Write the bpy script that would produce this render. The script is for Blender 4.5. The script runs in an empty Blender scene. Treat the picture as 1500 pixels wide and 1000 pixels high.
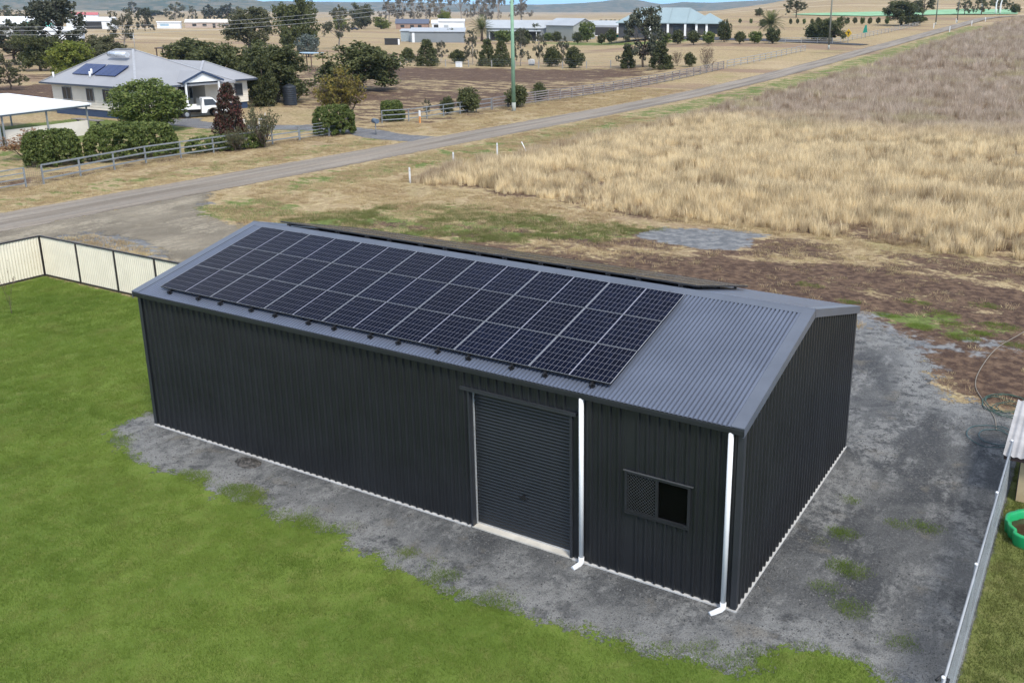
import bpy, math, random
import numpy as np
from mathutils import Matrix, Vector
scene = bpy.context.scene
COL = scene.collection
rad = math.radians

# ------------------------------------------------------------------ camera, sky, sun, exposure
CAM = (20.1305, -13.4665, 10.0334)
YAW, PITCH, ROLL = 2.07303663505538, 0.2771050485371919, 0.006384205948085739
fw = Vector((math.cos(PITCH)*math.cos(YAW), math.cos(PITCH)*math.sin(YAW), -math.sin(PITCH)))
r0 = Vector((math.sin(YAW), -math.cos(YAW), 0.0)); u0 = r0.cross(fw)
rt = r0*math.cos(ROLL)+u0*math.sin(ROLL); up = -r0*math.sin(ROLL)+u0*math.cos(ROLL)
cd = bpy.data.cameras.new('camera'); cam = bpy.data.objects.new('camera', cd); COL.objects.link(cam)
cam.matrix_world = Matrix(((rt.x, up.x, -fw.x, CAM[0]), (rt.y, up.y, -fw.y, CAM[1]), (rt.z, up.z, -fw.z, CAM[2]), (0, 0, 0, 1)))
cd.sensor_width = 36; cd.lens = 1365.08/1500*36
cd.shift_x = (750-881.73)/1500; cd.shift_y = (404.23-500)/1500
cd.clip_start = .5; cd.clip_end = 20000
scene.camera = cam
SUN_EL, SUN_AZ = 50, 326            # azimuth measured anticlockwise from +x, where the light comes from
w = bpy.data.worlds.new('World'); scene.world = w; w.use_nodes = True
nt = w.node_tree; nt.nodes.clear()
def WN(t, **k):
    n = nt.nodes.new(t)
    for a, b in k.items(): setattr(n, a, b)
    return n
wo = WN('ShaderNodeOutputWorld'); bg = WN('ShaderNodeBackground'); bg.inputs[1].default_value = .145
sky = WN('ShaderNodeTexSky', sky_type='NISHITA', sun_disc=False)
sky.sun_elevation = rad(SUN_EL); sky.sun_rotation = rad(90-SUN_AZ)
sky.air_density = 1.0; sky.dust_density = .25; sky.altitude = 600; sky.ozone_density = 1.6
tc = WN('ShaderNodeTexCoord'); sp = WN('ShaderNodeSeparateXYZ'); nt.links.new(tc.outputs['Generated'], sp.inputs[0])
mz = WN('ShaderNodeMath', operation='MAXIMUM'); nt.links.new(sp.outputs[2], mz.inputs[0]); mz.inputs[1].default_value = .03
dv = WN('ShaderNodeVectorMath', operation='DIVIDE'); nt.links.new(tc.outputs['Generated'], dv.inputs[0])
cb = WN('ShaderNodeCombineXYZ')
for i in range(3): nt.links.new(mz.outputs[0], cb.inputs[i])
nt.links.new(cb.outputs[0], dv.inputs[1])
nz = WN('ShaderNodeTexNoise'); nz.inputs['Scale'].default_value = .9; nz.inputs['Detail'].default_value = 7; nz.inputs['Roughness'].default_value = .6
nt.links.new(dv.outputs[0], nz.inputs['Vector'])
rp = WN('ShaderNodeValToRGB'); rp.color_ramp.elements[0].position = .40; rp.color_ramp.elements[1].position = .66
nt.links.new(nz.outputs['Fac'], rp.inputs[0])
hz = WN('ShaderNodeMapRange'); hz.inputs['From Min'].default_value = .06; hz.inputs['From Max'].default_value = .30
nt.links.new(sp.outputs[2], hz.inputs['Value'])
mu = WN('ShaderNodeMath', operation='MULTIPLY'); nt.links.new(rp.outputs[0], mu.inputs[0]); nt.links.new(hz.outputs[0], mu.inputs[1])
mx = WN('ShaderNodeMix', data_type='RGBA'); nt.links.new(mu.outputs[0], mx.inputs[0]); 
tn = WN('ShaderNodeMapRange'); tn.inputs['From Min'].default_value = 0; tn.inputs['From Max'].default_value = .30; nt.links.new(sp.outputs[2], tn.inputs['Value'])
tm0 = WN('ShaderNodeMix', data_type='RGBA'); nt.links.new(tn.outputs[0], tm0.inputs[0]); tm0.inputs[6].default_value = (.30, .60, 1.12, 1); tm0.inputs[7].default_value = (1, 1, 1, 1)
tm1 = WN('ShaderNodeMix', data_type='RGBA', blend_type='MULTIPLY'); tm1.inputs[0].default_value = 1; nt.links.new(sky.outputs[0], tm1.inputs[6]); nt.links.new(tm0.outputs[2], tm1.inputs[7]); nt.links.new(tm1.outputs[2], mx.inputs[6])
mx.inputs[7].default_value = (7.4, 7.6, 8.0, 1)
nt.links.new(mx.outputs[2], bg.inputs[0]); nt.links.new(bg.outputs[0], wo.inputs[0])
sl = bpy.data.lights.new('sun', 'SUN'); sl.energy = 2.45; sl.angle = rad(13); sl.color = (1, .95, .87)
so = bpy.data.objects.new('sun', sl); COL.objects.link(so)
sd_ = Vector((math.cos(rad(SUN_EL))*math.cos(rad(SUN_AZ)), math.cos(rad(SUN_EL))*math.sin(rad(SUN_AZ)), math.sin(rad(SUN_EL))))
so.rotation_euler = sd_.to_track_quat('Z', 'Y').to_euler(); so.location = (0, 0, 60)
scene.view_settings.view_transform = 'Standard'; scene.view_settings.look = 'None'
scene.view_settings.gamma = 1; scene.view_settings.use_curve_mapping = False
scene.view_settings.exposure = .80
scene.cycles.max_bounces = 6; scene.cycles.transparent_max_bounces = 24
scene.cycles.volume_bounces = 0

# ------------------------------------------------------------------ helpers
class G:
    """tiny node-graph helper for materials"""
    def __init__(s, name):
        s.m = bpy.data.materials.new(name); s.m.use_nodes = True; s.t = s.m.node_tree
        s.t.nodes.clear(); s.out = s.t.nodes.new('ShaderNodeOutputMaterial')
    def n(s, typ, **k):
        n = s.t.nodes.new(typ)
        for a, b in k.items(): setattr(n, a, b)
        return n
    def l(s, a, b): s.t.links.new(a, b)
    def val(s, sock, v):
        if hasattr(v, 'is_output'): s.l(v, sock)
        elif isinstance(v, (tuple, list)) and len(v) == 3 and sock.type == 'RGBA': sock.default_value = (*v, 1)
        else: sock.default_value = v
    def noise(s, scale, detail=4, rough=.55, vec=None, dist=0, col=False):
        n = s.n('ShaderNodeTexNoise'); n.inputs['Scale'].default_value = scale; n.inputs['Detail'].default_value = detail
        n.inputs['Roughness'].default_value = rough; n.inputs['Distortion'].default_value = dist
        s.l(vec if vec is not None else s.pos(), n.inputs['Vector'])
        return n.outputs['Color' if col else 'Fac']
    def pos(s, sx=1, sy=1, sz=1):
        key = '_p%s_%s_%s' % (sx, sy, sz)
        if not hasattr(s, key):
            g = s.n('ShaderNodeNewGeometry').outputs['Position']
            if (sx, sy, sz) != (1, 1, 1):
                v = s.n('ShaderNodeVectorMath', operation='MULTIPLY'); s.l(g, v.inputs[0]); v.inputs[1].default_value = (sx, sy, sz); g = v.outputs[0]
            setattr(s, key, g)
        return getattr(s, key)
    def ramp(s, f, a, b):
        r = s.n('ShaderNodeMapRange', interpolation_type='SMOOTHSTEP'); r.inputs['From Min'].default_value = a; r.inputs['From Max'].default_value = b
        s.val(r.inputs['Value'], f); return r.outputs[0]
    def mix(s, f, a, b):
        m = s.n('ShaderNodeMix', data_type='RGBA'); s.val(m.inputs[0], f); s.val(m.inputs[6], a); s.val(m.inputs[7], b); return m.outputs[2]
    def math(s, op, a, b=0):
        m = s.n('ShaderNodeMath', operation=op); s.val(m.inputs[0], a); s.val(m.inputs[1], b); return m.outputs[0]
    def attr(s, name): 
        a = s.n('ShaderNodeAttribute'); a.attribute_name = name; return a
    def bsdf(s, col, rough=.8, metal=0, spec=.3, bump=None, bstr=.3, bdist=.02, coat=0, alpha=None, trans=0):
        b = s.n('ShaderNodeBsdfPrincipled'); s.val(b.inputs['Base Color'], col); s.val(b.inputs['Roughness'], rough)
        b.inputs['Metallic'].default_value = metal; b.inputs['Specular IOR Level'].default_value = spec
        b.inputs['Coat Weight'].default_value = coat; b.inputs['Coat Roughness'].default_value = .05
        if alpha is not None: s.val(b.inputs['Alpha'], alpha)
        if bump is not None:
            u = s.n('ShaderNodeBump'); u.inputs['Strength'].default_value = bstr; u.inputs['Distance'].default_value = bdist
            s.l(bump, u.inputs['Height']); s.l(u.outputs[0], b.inputs['Normal'])
        o = b.outputs[0]
        if trans:
            t = s.n('ShaderNodeBsdfTranslucent'); s.val(t.inputs[0], col); x = s.n('ShaderNodeMixShader'); x.inputs[0].default_value = trans
            s.l(o, x.inputs[1]); s.l(t.outputs[0], x.inputs[2]); o = x.outputs[0]
        s.l(o, s.out.inputs[0]); return s.m
MATS = {}
def paint(name, col, rough=.6, metal=0, spec=.4, var=.12, scale=3, bump=0):
    """plain coated surface with slight uneven wear"""
    if name in MATS: return MATS[name]
    g = G(name); tcn = g.n('ShaderNodeTexCoord').outputs['Object']
    f = g.noise(scale, 5, .6, tcn); d = tuple(c*(1-var) for c in col); l = tuple(min(1, c*(1+var)) for c in col)
    c = g.mix(g.ramp(f, .3, .7), d, l)
    f2 = g.noise(scale*14, 3, .6, tcn); c = g.mix(g.math('MULTIPLY', g.ramp(f2, .55, .75), var), c, tuple(x*.5 for x in col))
    MATS[name] = g.bsdf(c, g.math('ADD', g.math('MULTIPLY', f, .2), rough-.1), metal, spec, bump=f2 if bump else None, bstr=bump); return MATS[name]

def add(name, me, mat=None, parent=None):
    o = bpy.data.objects.new(name, me); COL.objects.link(o)
    if mat is not None and len(me.materials) == 0: me.materials.append(mat)
    if parent is not None: o.parent = parent
    return o
def tag(o, label=None, cat=None, group=None, kind=None):
    if label: o['label'] = label
    if cat: o['category'] = cat
    if group: o['group'] = group
    if kind: o['kind'] = kind
    return o
def thing(name, label, cat, loc=(0, 0, 0), rz=0, group=None):
    o = bpy.data.objects.new(name, None); COL.objects.link(o); o.location = loc; o.rotation_euler = (0, 0, rz); o.empty_display_size = .3
    return tag(o, label, cat, group)
def mesh_np(name, V, F, smooth=False):
    me = bpy.data.meshes.new(name); V = np.asarray(V, np.float32); F = np.asarray(F, np.int32)
    me.vertices.add(len(V)); me.vertices.foreach_set('co', V.ravel()); k = F.shape[1]
    me.loops.add(F.size); me.loops.foreach_set('vertex_index', F.ravel())
    me.polygons.add(len(F)); me.polygons.foreach_set('loop_start', np.arange(0, F.size, k, dtype=np.int32))
    me.polygons.foreach_set('loop_total', np.full(len(F), k, np.int32))
    if smooth: me.polygons.foreach_set('use_smooth', np.ones(len(F), bool))
    me.update(calc_edges=True); return me
class MB:
    def __init__(s): s.v = []; s.f = []; s.sm = []
    def poly(s, pts): 
        b = len(s.v); s.v += [tuple(p) for p in pts]; s.f.append(tuple(range(b, b+len(pts)))); s.sm.append(False); return s
    def faces(s, v, f, sm=False):
        b = len(s.v); s.v += [tuple(p) for p in v]; s.f += [tuple(i+b for i in q) for q in f]; s.sm += [sm]*len(f); return s
    def box(s, x0, x1, y0, y1, z0, z1):
        return s.faces([(x0,y0,z0),(x1,y0,z0),(x1,y1,z0),(x0,y1,z0),(x0,y0,z1),(x1,y0,z1),(x1,y1,z1),(x0,y1,z1)],
                [(0,3,2,1),(4,5,6,7),(0,1,5,4),(1,2,6,5),(2,3,7,6),(3,0,4,7)])
    def bar(s, a, b, w, h, upv=(0,0,1)):
        a = Vector(a); b = Vector(b); d = (b-a).normalized(); u = Vector(upv)
        if abs(d.dot(u)) > .99: u = Vector((1,0,0))
        x = d.cross(u).normalized(); y = x.cross(d)
        V = [p+x*(sx*w/2)+y*(sy*h/2) for p in (a,b) for sx,sy in ((-1,-1),(1,-1),(1,1),(-1,1))]
        return s.faces(V, [(0,1,2,3),(7,6,5,4),(0,4,5,1),(1,5,6,2),(2,6,7,3),(3,7,4,0)])
    def tube(s, pts, r, n=8, cap=True):
        P = [Vector(p) for p in pts]; rs = r if isinstance(r, (list, tuple)) else [r]*len(P); V = []; F = []
        x = None
        for i, p in enumerate(P):
            d = (P[min(i+1, len(P)-1)]-P[max(i-1, 0)]).normalized()
            if x is None or abs(x.dot(d)) > .98:
                x = d.orthogonal().normalized()
            x = (x-d*x.dot(d)).normalized(); y = d.cross(x)
            for k in range(n):
                a = 2*math.pi*k/n; V.append(p+(x*math.cos(a)+y*math.sin(a))*rs[i])
        for i in range(len(P)-1):
            for k in range(n): F.append((i*n+k, i*n+(k+1) % n, (i+1)*n+(k+1) % n, (i+1)*n+k))
        s.faces(V, F, True)
        if cap:
            b = len(s.v)-len(V); s.f.append(tuple(b+k for k in reversed(range(n)))); s.f.append(tuple(b+(len(P)-1)*n+k for k in range(n))); s.sm += [False]*2
        return s
    def lathe(s, prof, c=(0,0,0), n=16):
        V = []; F = []
        for (r, z) in prof:
            for k in range(n): a = 2*math.pi*k/n; V.append((c[0]+r*math.cos(a), c[1]+r*math.sin(a), c[2]+z))
        for i in range(len(prof)-1):
            for k in range(n): F.append((i*n+k, i*n+(k+1) % n, (i+1)*n+(k+1) % n, (i+1)*n+k))
        return s.faces(V, F, True)
    def build(s, name, mat, parent=None, off=(0,0,0)):
        me = bpy.data.meshes.new(name); me.from_pydata([(p[0]-off[0], p[1]-off[1], p[2]-off[2]) for p in s.v], [], s.f)
        me.polygons.foreach_set('use_smooth', s.sm); me.update(); return add(name, me, mat, parent)
def mbx(*a): return MB().box(*a)
def sst(a, b, t): t = np.clip((t-a)/(b-a), 0, 1); return t*t*(3-2*t)
def spl(v, k): return k*np.logaddexp(0, np.asarray(v, float)/k)
def terrain(x, y):
    x = np.asarray(x, float); y = np.asarray(y, float); t = (x-20)/np.maximum(y+13.5, 1)
    wa = sst(-.62, -.38, t); wb = sst(-.42, -.25, t)
    return -.08+wa*np.minimum(.0325*spl(y-105, 14), 9)+wb*.030*spl(np.minimum(y, 1700)-385, 25)
def tz(x, y): return float(terrain(x, y))
def sdist(P, poly):
    """signed distance to polygon, positive inside"""
    P = np.asarray(P, float); q = np.asarray(poly, float); n = len(q); d = np.full(len(P), 1e9); ins = np.zeros(len(P), bool)
    for i in range(n):
        a, b = q[i], q[(i+1) % n]; e = b-a; w_ = P-a; t = np.clip((w_@e)/(e@e+1e-12), 0, 1)
        d = np.minimum(d, np.hypot(*(w_-t[:, None]*e).T))
        c = (a[1] > P[:, 1]) != (b[1] > P[:, 1])
        xi = a[0]+(P[:, 1]-a[1])/(b[1]-a[1]+1e-12)*e[0]; ins ^= c & (P[:, 0] < xi)
    return np.where(ins, d, -d)
rng = np.random.default_rng(7)
def vnoise(P, s, seed=0):
    """cheap smooth 2-D value noise in 0..1"""
    P = np.asarray(P, float)/s; i = np.floor(P).astype(int); f = P-i; f = f*f*(3-2*f)
    def h(a, b): 
        v = np.sin(a*127.1+b*311.7+seed*74.7)*43758.5453; return v-np.floor(v)
    a, b = i[:, 0], i[:, 1]
    return (h(a, b)*(1-f[:, 0])+h(a+1, b)*f[:, 0])*(1-f[:, 1])+(h(a, b+1)*(1-f[:, 0])+h(a+1, b+1)*f[:, 0])*f[:, 1]
# ------------------------------------------------------------------ ground materials
def edge_alpha(g, amp=.5, scale=1.2):
    a = g.attr('sd').outputs['Fac']
    n1 = g.noise(scale, 6, .65); n2 = g.noise(scale*7, 4, .7)
    s = g.math('ADD', a, g.math('MULTIPLY', g.math('SUBTRACT', n1, .5), amp*5)); s = g.math('ADD', s, g.math('MULTIPLY', g.math('SUBTRACT', n2, .5), amp*3))
    return g.ramp(s, -.06, .06)
def ground_mat():
    g = G('ground'); z = g.attr('zone'); sep = g.n('ShaderNodeSeparateColor'); g.l(z.outputs['Color'], sep.inputs[0])
    big = g.noise(.018, 5, .65, g.pos(.4, 1, 1)); mid = g.noise(.25, 6, .65); fine = g.noise(2.6, 6, .7); tiny = g.noise(17, 3, .7)
    # straw-coloured dry grass
    c = g.mix(g.ramp(big, .35, .65), (.33, .25, .14), (.27, .19, .11))
    c = g.mix(g.math('MULTIPLY', g.ramp(mid, .45, .72), .75), c, (.23, .165, .095))
    c = g.mix(g.ramp(fine, .44, .66), c, (.45, .36, .205)); c = g.mix(g.math('MULTIPLY', g.ramp(g.noise(7, 4, .7), .50, .66), .55), c, (.17, .12, .07)); c = g.mix(g.math('MULTIPLY', g.ramp(g.noise(.9, 5, .7), .50, .66), .45), c, (.25, .215, .085))
    c = g.mix(g.math('MULTIPLY', g.ramp(tiny, .52, .70), .6), c, (.12, .085, .05))
    c = g.mix(g.math('MULTIPLY', g.ramp(g.noise(.035, 5, .7, g.pos(.25, 1, 1)), .52, .60), .75), c, (.21, .14, .10))
    c = g.mix(g.math('MULTIPLY', g.ramp(g.noise(.012, 4, .6, g.pos(.3, 1, 1)), .55, .62), .6), c, (.47, .37, .25))
    # thin scattered green
    c = g.mix(g.math('MULTIPLY', g.ramp(g.noise(.11, 5, .6), .52, .7), .35), c, (.17, .165, .06))
    def over(c, wgt, col1, col2, k, sc):
        n = g.noise(sc, 6, .68, g.pos(.55, 1, 1)); n2 = g.noise(sc*6, 4, .7)
        f = g.math('ADD', wgt, g.math('ADD', g.math('MULTIPLY', g.math('SUBTRACT', n, .5), 2.6), g.math('MULTIPLY', g.math('SUBTRACT', n2, .5), 1.3)))
        f = g.math('MULTIPLY', g.ramp(f, .38, .62), g.ramp(wgt, .02, .25))
        cc = g.mix(g.ramp(n2, .38, .66), col1, col2)
        return g.mix(f, c, cc)
    c = over(c, sep.outputs[1], (.060, .037, .027), (.150, .098, .064), 1, .55)     # bare red-brown soil
    c = over(c, sep.outputs[2], (.12, .125, .13), (.22, .22, .215), 1, .4)       # grey crushed rock
    c = over(c, sep.outputs[0], (.085, .115, .03), (.15, .18, .055), 1, .9)       # green growth
    bmp = g.math('ADD', g.math('MULTIPLY', fine, .6), g.math('MULTIPLY', tiny, .5))
    return g.bsdf(c, .95, 0, .1, bump=bmp, bstr=.9, bdist=.10)
def lawn_mat(name, a, b, c3, amp):
    g = G(name); m = g.noise(.32, 5, .6); f = g.noise(3.2, 6, .7); t = g.noise(28, 3, .75, g.pos(1, 1.4, 1))
    c = g.mix(g.ramp(m, .35, .68), a, b); c = g.mix(g.math('MULTIPLY', g.ramp(f, .45, .72), .6), c, c3)
    c = g.mix(g.math('MULTIPLY', g.ramp(t, .5, .7), .55), c, tuple(x*.45 for x in a))
    return g.bsdf(c, .9, 0, .12, bump=t, bstr=.8, bdist=.03, alpha=edge_alpha(g, amp, 2.2))
def gravel_mat(name, dark, light, tan, amp, sc=1.0, rim=False):
    g = G(name); m = g.noise(.45*sc, 6, .70, dist=.6); st = g.noise(.9*sc, 6, .7, g.pos(1, .35, 1)); f = g.noise(5, 6, .72); t = g.noise(42, 2, .8); p = g.noise(16, 4, .75)
    c = g.mix(g.ramp(m, .40, .64), dark, tuple(x*.6+y*.4 for x, y in zip(dark, light)))
    c = g.mix(g.math('MULTIPLY', g.ramp(st, .46, .60), g.ramp(f, .38, .56)), c, light)
    if rim:   # pale dried fines gathered towards the rim of the pad
        e = g.ramp(g.math('ADD', g.attr('sd').outputs['Fac'], g.math('MULTIPLY', g.math('SUBTRACT', m, .5), 2.2)), 1.55, .35)
        c = g.mix(g.math('MULTIPLY', g.math('MULTIPLY', e, g.ramp(g.noise(3.1, 5, .7), .36, .56)), .85), c, (.30, .298, .282))
    c = g.mix(g.math('MULTIPLY', g.ramp(g.noise(1.3, 5, .6), .56, .72), .55), c, tan)
    c = g.mix(g.math('MULTIPLY', g.ramp(p, .50, .70), .45), c, tuple(x*1.1 for x in light))
    c = g.mix(g.math('MULTIPLY', g.ramp(t, .52, .66), .7), c, tuple(x*.4 for x in dark))
    h = g.math('ADD', g.math('MULTIPLY', f, .5), g.math('MULTIPLY', p, .6))
    return g.bsdf(c, .92, 0, .15, bump=g.math('ADD', h, g.math('MULTIPLY', t, .5)), bstr=1, bdist=.09, alpha=edge_alpha(g, amp, 1.6) if amp else None)
def road_mat():
    g = G('gravel_road'); a = g.attr('across').outputs['Fac']
    lon = g.noise(1.4, 5, .6, g.pos(1, .05, 1)); f = g.noise(4, 6, .7); t = g.noise(34, 3, .75)
    c = g.mix(g.ramp(lon, .35, .65), (.15, .125, .098), (.26, .22, .175))
    tr = g.math('ABSOLUTE', g.math('SUBTRACT', g.math('ABSOLUTE', a), .95))   # the two wheel tracks are worn smooth and paler
    c = g.mix(g.math('MULTIPLY', g.ramp(tr, .55, .1), .45), c, (.25, .225, .19))
    c = g.mix(g.math('MULTIPLY', g.ramp(f, .48, .7), .5), c, (.115, .105, .09)); c = g.mix(g.math('MULTIPLY', g.ramp(t, .5, .7), .5), c, (.31, .29, .25))
    return g.bsdf(c, .92, 0, .15, bump=t, bstr=.6, bdist=.03, alpha=edge_alpha(g, .16, .8))

def struct(o): o['kind'] = 'structure'; return o
# ------------------------------------------------------------------ ground: one sheet to the horizon
def axis(lo, hi, st, far_lo, far_hi):
    a = list(np.arange(lo, hi+1e-6, st)); s = st; x = hi
    while x < far_hi: s *= 1.12; x += min(s, 400); a.append(x)
    s = st; x = lo; b = []
    while x > far_lo: s *= 1.12; x -= min(s, 400); b.append(x)
    return np.array(b[::-1]+a)
gx = axis(-46, 30, .45, -9000, 6000); gy = axis(-12, 75, .45, -900, 11000)
gy = np.unique(np.concatenate([gy, np.arange(75, 420, 3.0)])); gx = np.unique(np.concatenate([gx, np.arange(-130, -46, 3.0)]))
XX, YY = np.meshgrid(gx, gy); P2 = np.stack([XX.ravel(), YY.ravel()], 1); ZZ = terrain(P2[:, 0], P2[:, 1])
near = sst(26, 8, np.abs(P2[:, 1]-8))*sst(24, 16, np.abs(P2[:, 0]-2))
i = np.arange(len(P2)).reshape(XX.shape)
F = np.stack([i[:-1, :-1].ravel(), i[:-1, 1:].ravel(), i[1:, 1:].ravel(), i[1:, :-1].ravel()], 1)
me = mesh_np('ground', np.column_stack([P2, ZZ]), F, True)
def wt(poly, soft): return sst(-soft, soft, sdist(P2, poly))
zr = np.maximum.reduce([
    .85*wt([(-6, 10), (-2, 19), (4, 22.5), (8, 24.2), (14, 25.3), (22, 25.5), (22, 19), (17, 17.5), (13, 17.2), (11, 12)], 2.2),
    .95*wt([(13.6, 17.6), (19, 19), (19.3, 12.4), (17.2, 12.0), (16.0, 14)], 1.0),
    .62*wt([(-17.6, 29.5), (18, 28.5), (40, 60), (60, 300), (-17.6, 300)], 1.0), .62*wt([(-15, 20), (-8, 24), (0, 26.8), (12, 28.5), (20, 29), (20, 24), (4, 21), (-8, 14), (-14, 15)], 2.0),
    .45*wt([(-18.2, 30.6), (-16.5, 28.6), (-10, 29.8), (-4, 28.2), (2, 28), (2, 29), (-8, 32)], .9),
    .85*wt([(-100, 122), (-54, 137), (-44, 122), (-54, 100), (-80, 94), (-116, 104)], 8), .55*wt([(-110, 100), (-46, 118), (-40, 90), (-40, 58), (-60, 60), (-100, 80)], 6), .75*wt([(-62, 84), (-42, 90), (-40, 72), (-56, 66), (-74, 72)], 4),
    .9*wt([(-48, 62), (-39.5, 70), (-39.5, 130), (-43, 130), (-44, 80)], 2), .6*wt([(-90, 60), (-78, 60), (-80, 75), (-130, 90), (-130, 70)], 6),
    .55*wt([(-38.5, 14), (-36, 14), (-36, 90), (-38.5, 90)], .8), .9*wt([(-112, 52), (-76, 42), (-72, 62), (-106, 76)], 3), .5*wt([(-60, 60), (-40, 50), (-40, 66), (-70, 90), (-90, 80)], 3)])
zg = np.maximum.reduce([
    .5*wt([(-16, 20.0), (-13.2, 25), (-9.6, 26.6), (1.5, 26.4), (0, 22.8), (-5, 19.5), (-11, 17.5)], 1.6), .55*wt([(-13.5, 16.8), (-8, 21), (-12, 22.5), (-18, 20)], 1.5),
    .62*wt([(13, 18.2), (16, 19.4), (18, 18.8), (17, 17.2), (14, 17.4)], .8), .75*wt([(-22.4, 17.6), (-20, 17.2), (-16.5, 17.4), (-16, 20), (-19, 22.5), (-22.0, 21.5)], 1.0),
    .55*wt([(-24.2, 24), (-20, 24), (-18.3, 60), (-18.3, 300), (-24.2, 300)], 1.5), .5*wt([(-33, 12), (-30, 12), (-30, 45), (-34, 45)], 2),
    .95*wt([(-66, 28), (-50, 27), (-50, 41), (-58, 42), (-66, 41)], 1.2), .45*wt([(-52, 20), (-40, 20), (-40, 48), (-56, 44)], 3),
    .95*wt([(-150, 245), (-140, 243), (-96, 212), (-78, 207), (-80, 216), (-100, 224), (-140, 256)], 2)])
zk = np.maximum.reduce([.8*wt([(-22.6, 16.2), (-20.5, 15.2), (-20.2, 17.4), (-22.2, 19.8), (-23.6, 20.5)], .8), .8*wt([(-21.5, 9), (-14, 8.6), (-8, 8), (-8, 9.6), (-14, 10.6), (-21.5, 11.4)], .8), 
    .95*wt([(1.0, 24.6), (1.2, 26.5), (4.0, 28.0), (6.4, 27.6), (6.1, 24.3), (4.1, 23.5)], .7), .8*wt([(11.5, 8), (11.8, 17.5), (13.6, 18.2), (15.2, 17.0), (16.3, 13.4), (17.0, 11.6), (19.5, 11.2), (19.5, 0), (12, 0)], 1.2),
    .6*wt([(14, 16.6), (18.6, 17.6), (19, 16.2), (15, 15)], .8), .95*wt([(-2.5, 1.2), (0, 2), (19, 3), (19.2, -3), (-1, -3)], .6), .7*wt([(-22, 14.5), (-13, 12), (-9, 9.5), (-17, 8), (-25, 8)], 1.5)])
ca = me.color_attributes.new('zone', 'FLOAT_COLOR', 'POINT'); ca.data.foreach_set('color', np.column_stack([zg, zr, zk, np.ones(len(zg))]).astype(np.float32).ravel())
struct(add('ground', me, ground_mat()))

def fattr(me, name, a): me.attributes.new(name, 'FLOAT', 'POINT').data.foreach_set('value', np.asarray(a, np.float32))
def sheet(name, fn, bbox, res, dz, mat, margin=1.0, rise=None):
    """flat sheet on the ground; fn gives the signed distance to its edge, the ragged edge is cut by the material"""
    xs = np.arange(bbox[0], bbox[1]+res, res); ys = np.arange(bbox[2], bbox[3]+res, res)
    X, Y = np.meshgrid(xs, ys); P = np.stack([X.ravel(), Y.ravel()], 1); sd = fn(P); ok = sd > -margin
    i = np.arange(len(P)).reshape(X.shape); F = np.stack([i[:-1, :-1].ravel(), i[:-1, 1:].ravel(), i[1:, 1:].ravel(), i[1:, :-1].ravel()], 1)
    F = F[ok[F].all(1)]; use = np.unique(F); mp = np.full(len(P), -1); mp[use] = np.arange(len(use))
    Q = P[use]; me = mesh_np(name, np.column_stack([Q, terrain(Q[:, 0], Q[:, 1])+dz+(rise(Q) if rise else 0)]), mp[F], True); fattr(me, 'sd', sd[use])
    return struct(add(name, me, mat))
def strip(name, pts, width, dz, mat, step, margin=1.2, ncol=12):
    p = np.array(pts, float); L = np.r_[0, np.cumsum(np.hypot(*np.diff(p, axis=0).T))]; t = [0]
    while t[-1] < L[-1]: t.append(t[-1]+step(t[-1]))
    t = np.minimum(np.array(t), L[-1]); c = np.stack([np.interp(t, L, p[:, 0]), np.interp(t, L, p[:, 1])], 1)
    k = np.ones(9)/9; pad = lambda a: np.convolve(np.r_[[a[0]]*4, a, [a[-1]]*4], k, 'valid'); c = np.stack([pad(c[:, 0]), pad(c[:, 1])], 1)
    d = np.gradient(c, axis=0); d /= np.hypot(*d.T)[:, None]; nrm = np.stack([d[:, 1], -d[:, 0]], 1); h = width/2+margin
    o = np.linspace(-h, h, ncol+1); P = (c[:, None]+nrm[:, None]*o[None, :, None]).reshape(-1, 2)
    dist = np.maximum(0, P[:, 1]-60)
    i = np.arange(len(P)).reshape(len(c), -1); F = np.stack([i[:-1, :-1].ravel(), i[:-1, 1:].ravel(), i[1:, 1:].ravel(), i[1:, :-1].ravel()], 1)
    me = mesh_np(name, np.column_stack([P, terrain(P[:, 0], P[:, 1])+dz+dist*.0005]), F, True); fattr(me, 'sd', np.tile(width/2-np.abs(o), len(c))); fattr(me, 'across', np.tile(o, len(c)))
    return struct(add(name, me, mat))
LX, WY = 15.416, 7.284
PAD = [(-1.0, .3), (-.5, .9), (2, 2), (8, 4), (11.8, 7.6), (12.2, 13), (14, 17), (16.2, 14.5), (16.8, 11.8), (21.5, 11.4), (21.5, -1.2), (18.4, -.6), (17.6, -.25), (17, -.2), (16.45, -.5), (16.2, -1.4), (15.1, -1.6),
       (13.9, -1.7), (12.7, -1.85), (11.3, -1.95), (9.8, -2), (8.2, -1.75), (7.5, -1.35), (6.2, -1.75), (5.0, -1.45), (4.2, -1.75), (3.2, -1.35), (1.7, -1.6), (.6, -1.3), (-.7, -.85)]
gravel = gravel_mat('shed_gravel', (.074, .076, .078), (.27, .268, .255), (.22, .195, .155), .50, 1.0, True)
sheet('gravel_pad', lambda P: sdist(P, PAD), (-2.5, 20, -3.4, 18.5), .25, .004, gravel, 1.0, lambda Q: .048*sst(-.9, -.15, sdist(Q, [(0, 0), (LX, 0), (LX, WY), (0, WY)])))
def lawn_sd(P): return np.minimum(sdist(P, [(-15.8, -22), (19.0, -22), (19.0, 2), (19.0, 6.72), (-15.8, 6.72)]), np.where((P[:, 0] < -.1), 9, -sdist(P, PAD))*np.where(P[:, 0] < 20, 1, 1))
def lawn_sd(P):
    a = sdist(P, [(-15.8, -14), (19.0, -14), (19.0, -.2), (14, 0.2), (0, .2), (-.02, 6.72), (-15.8, 6.72)]); return np.minimum(a, -sdist(P, PAD))
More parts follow.
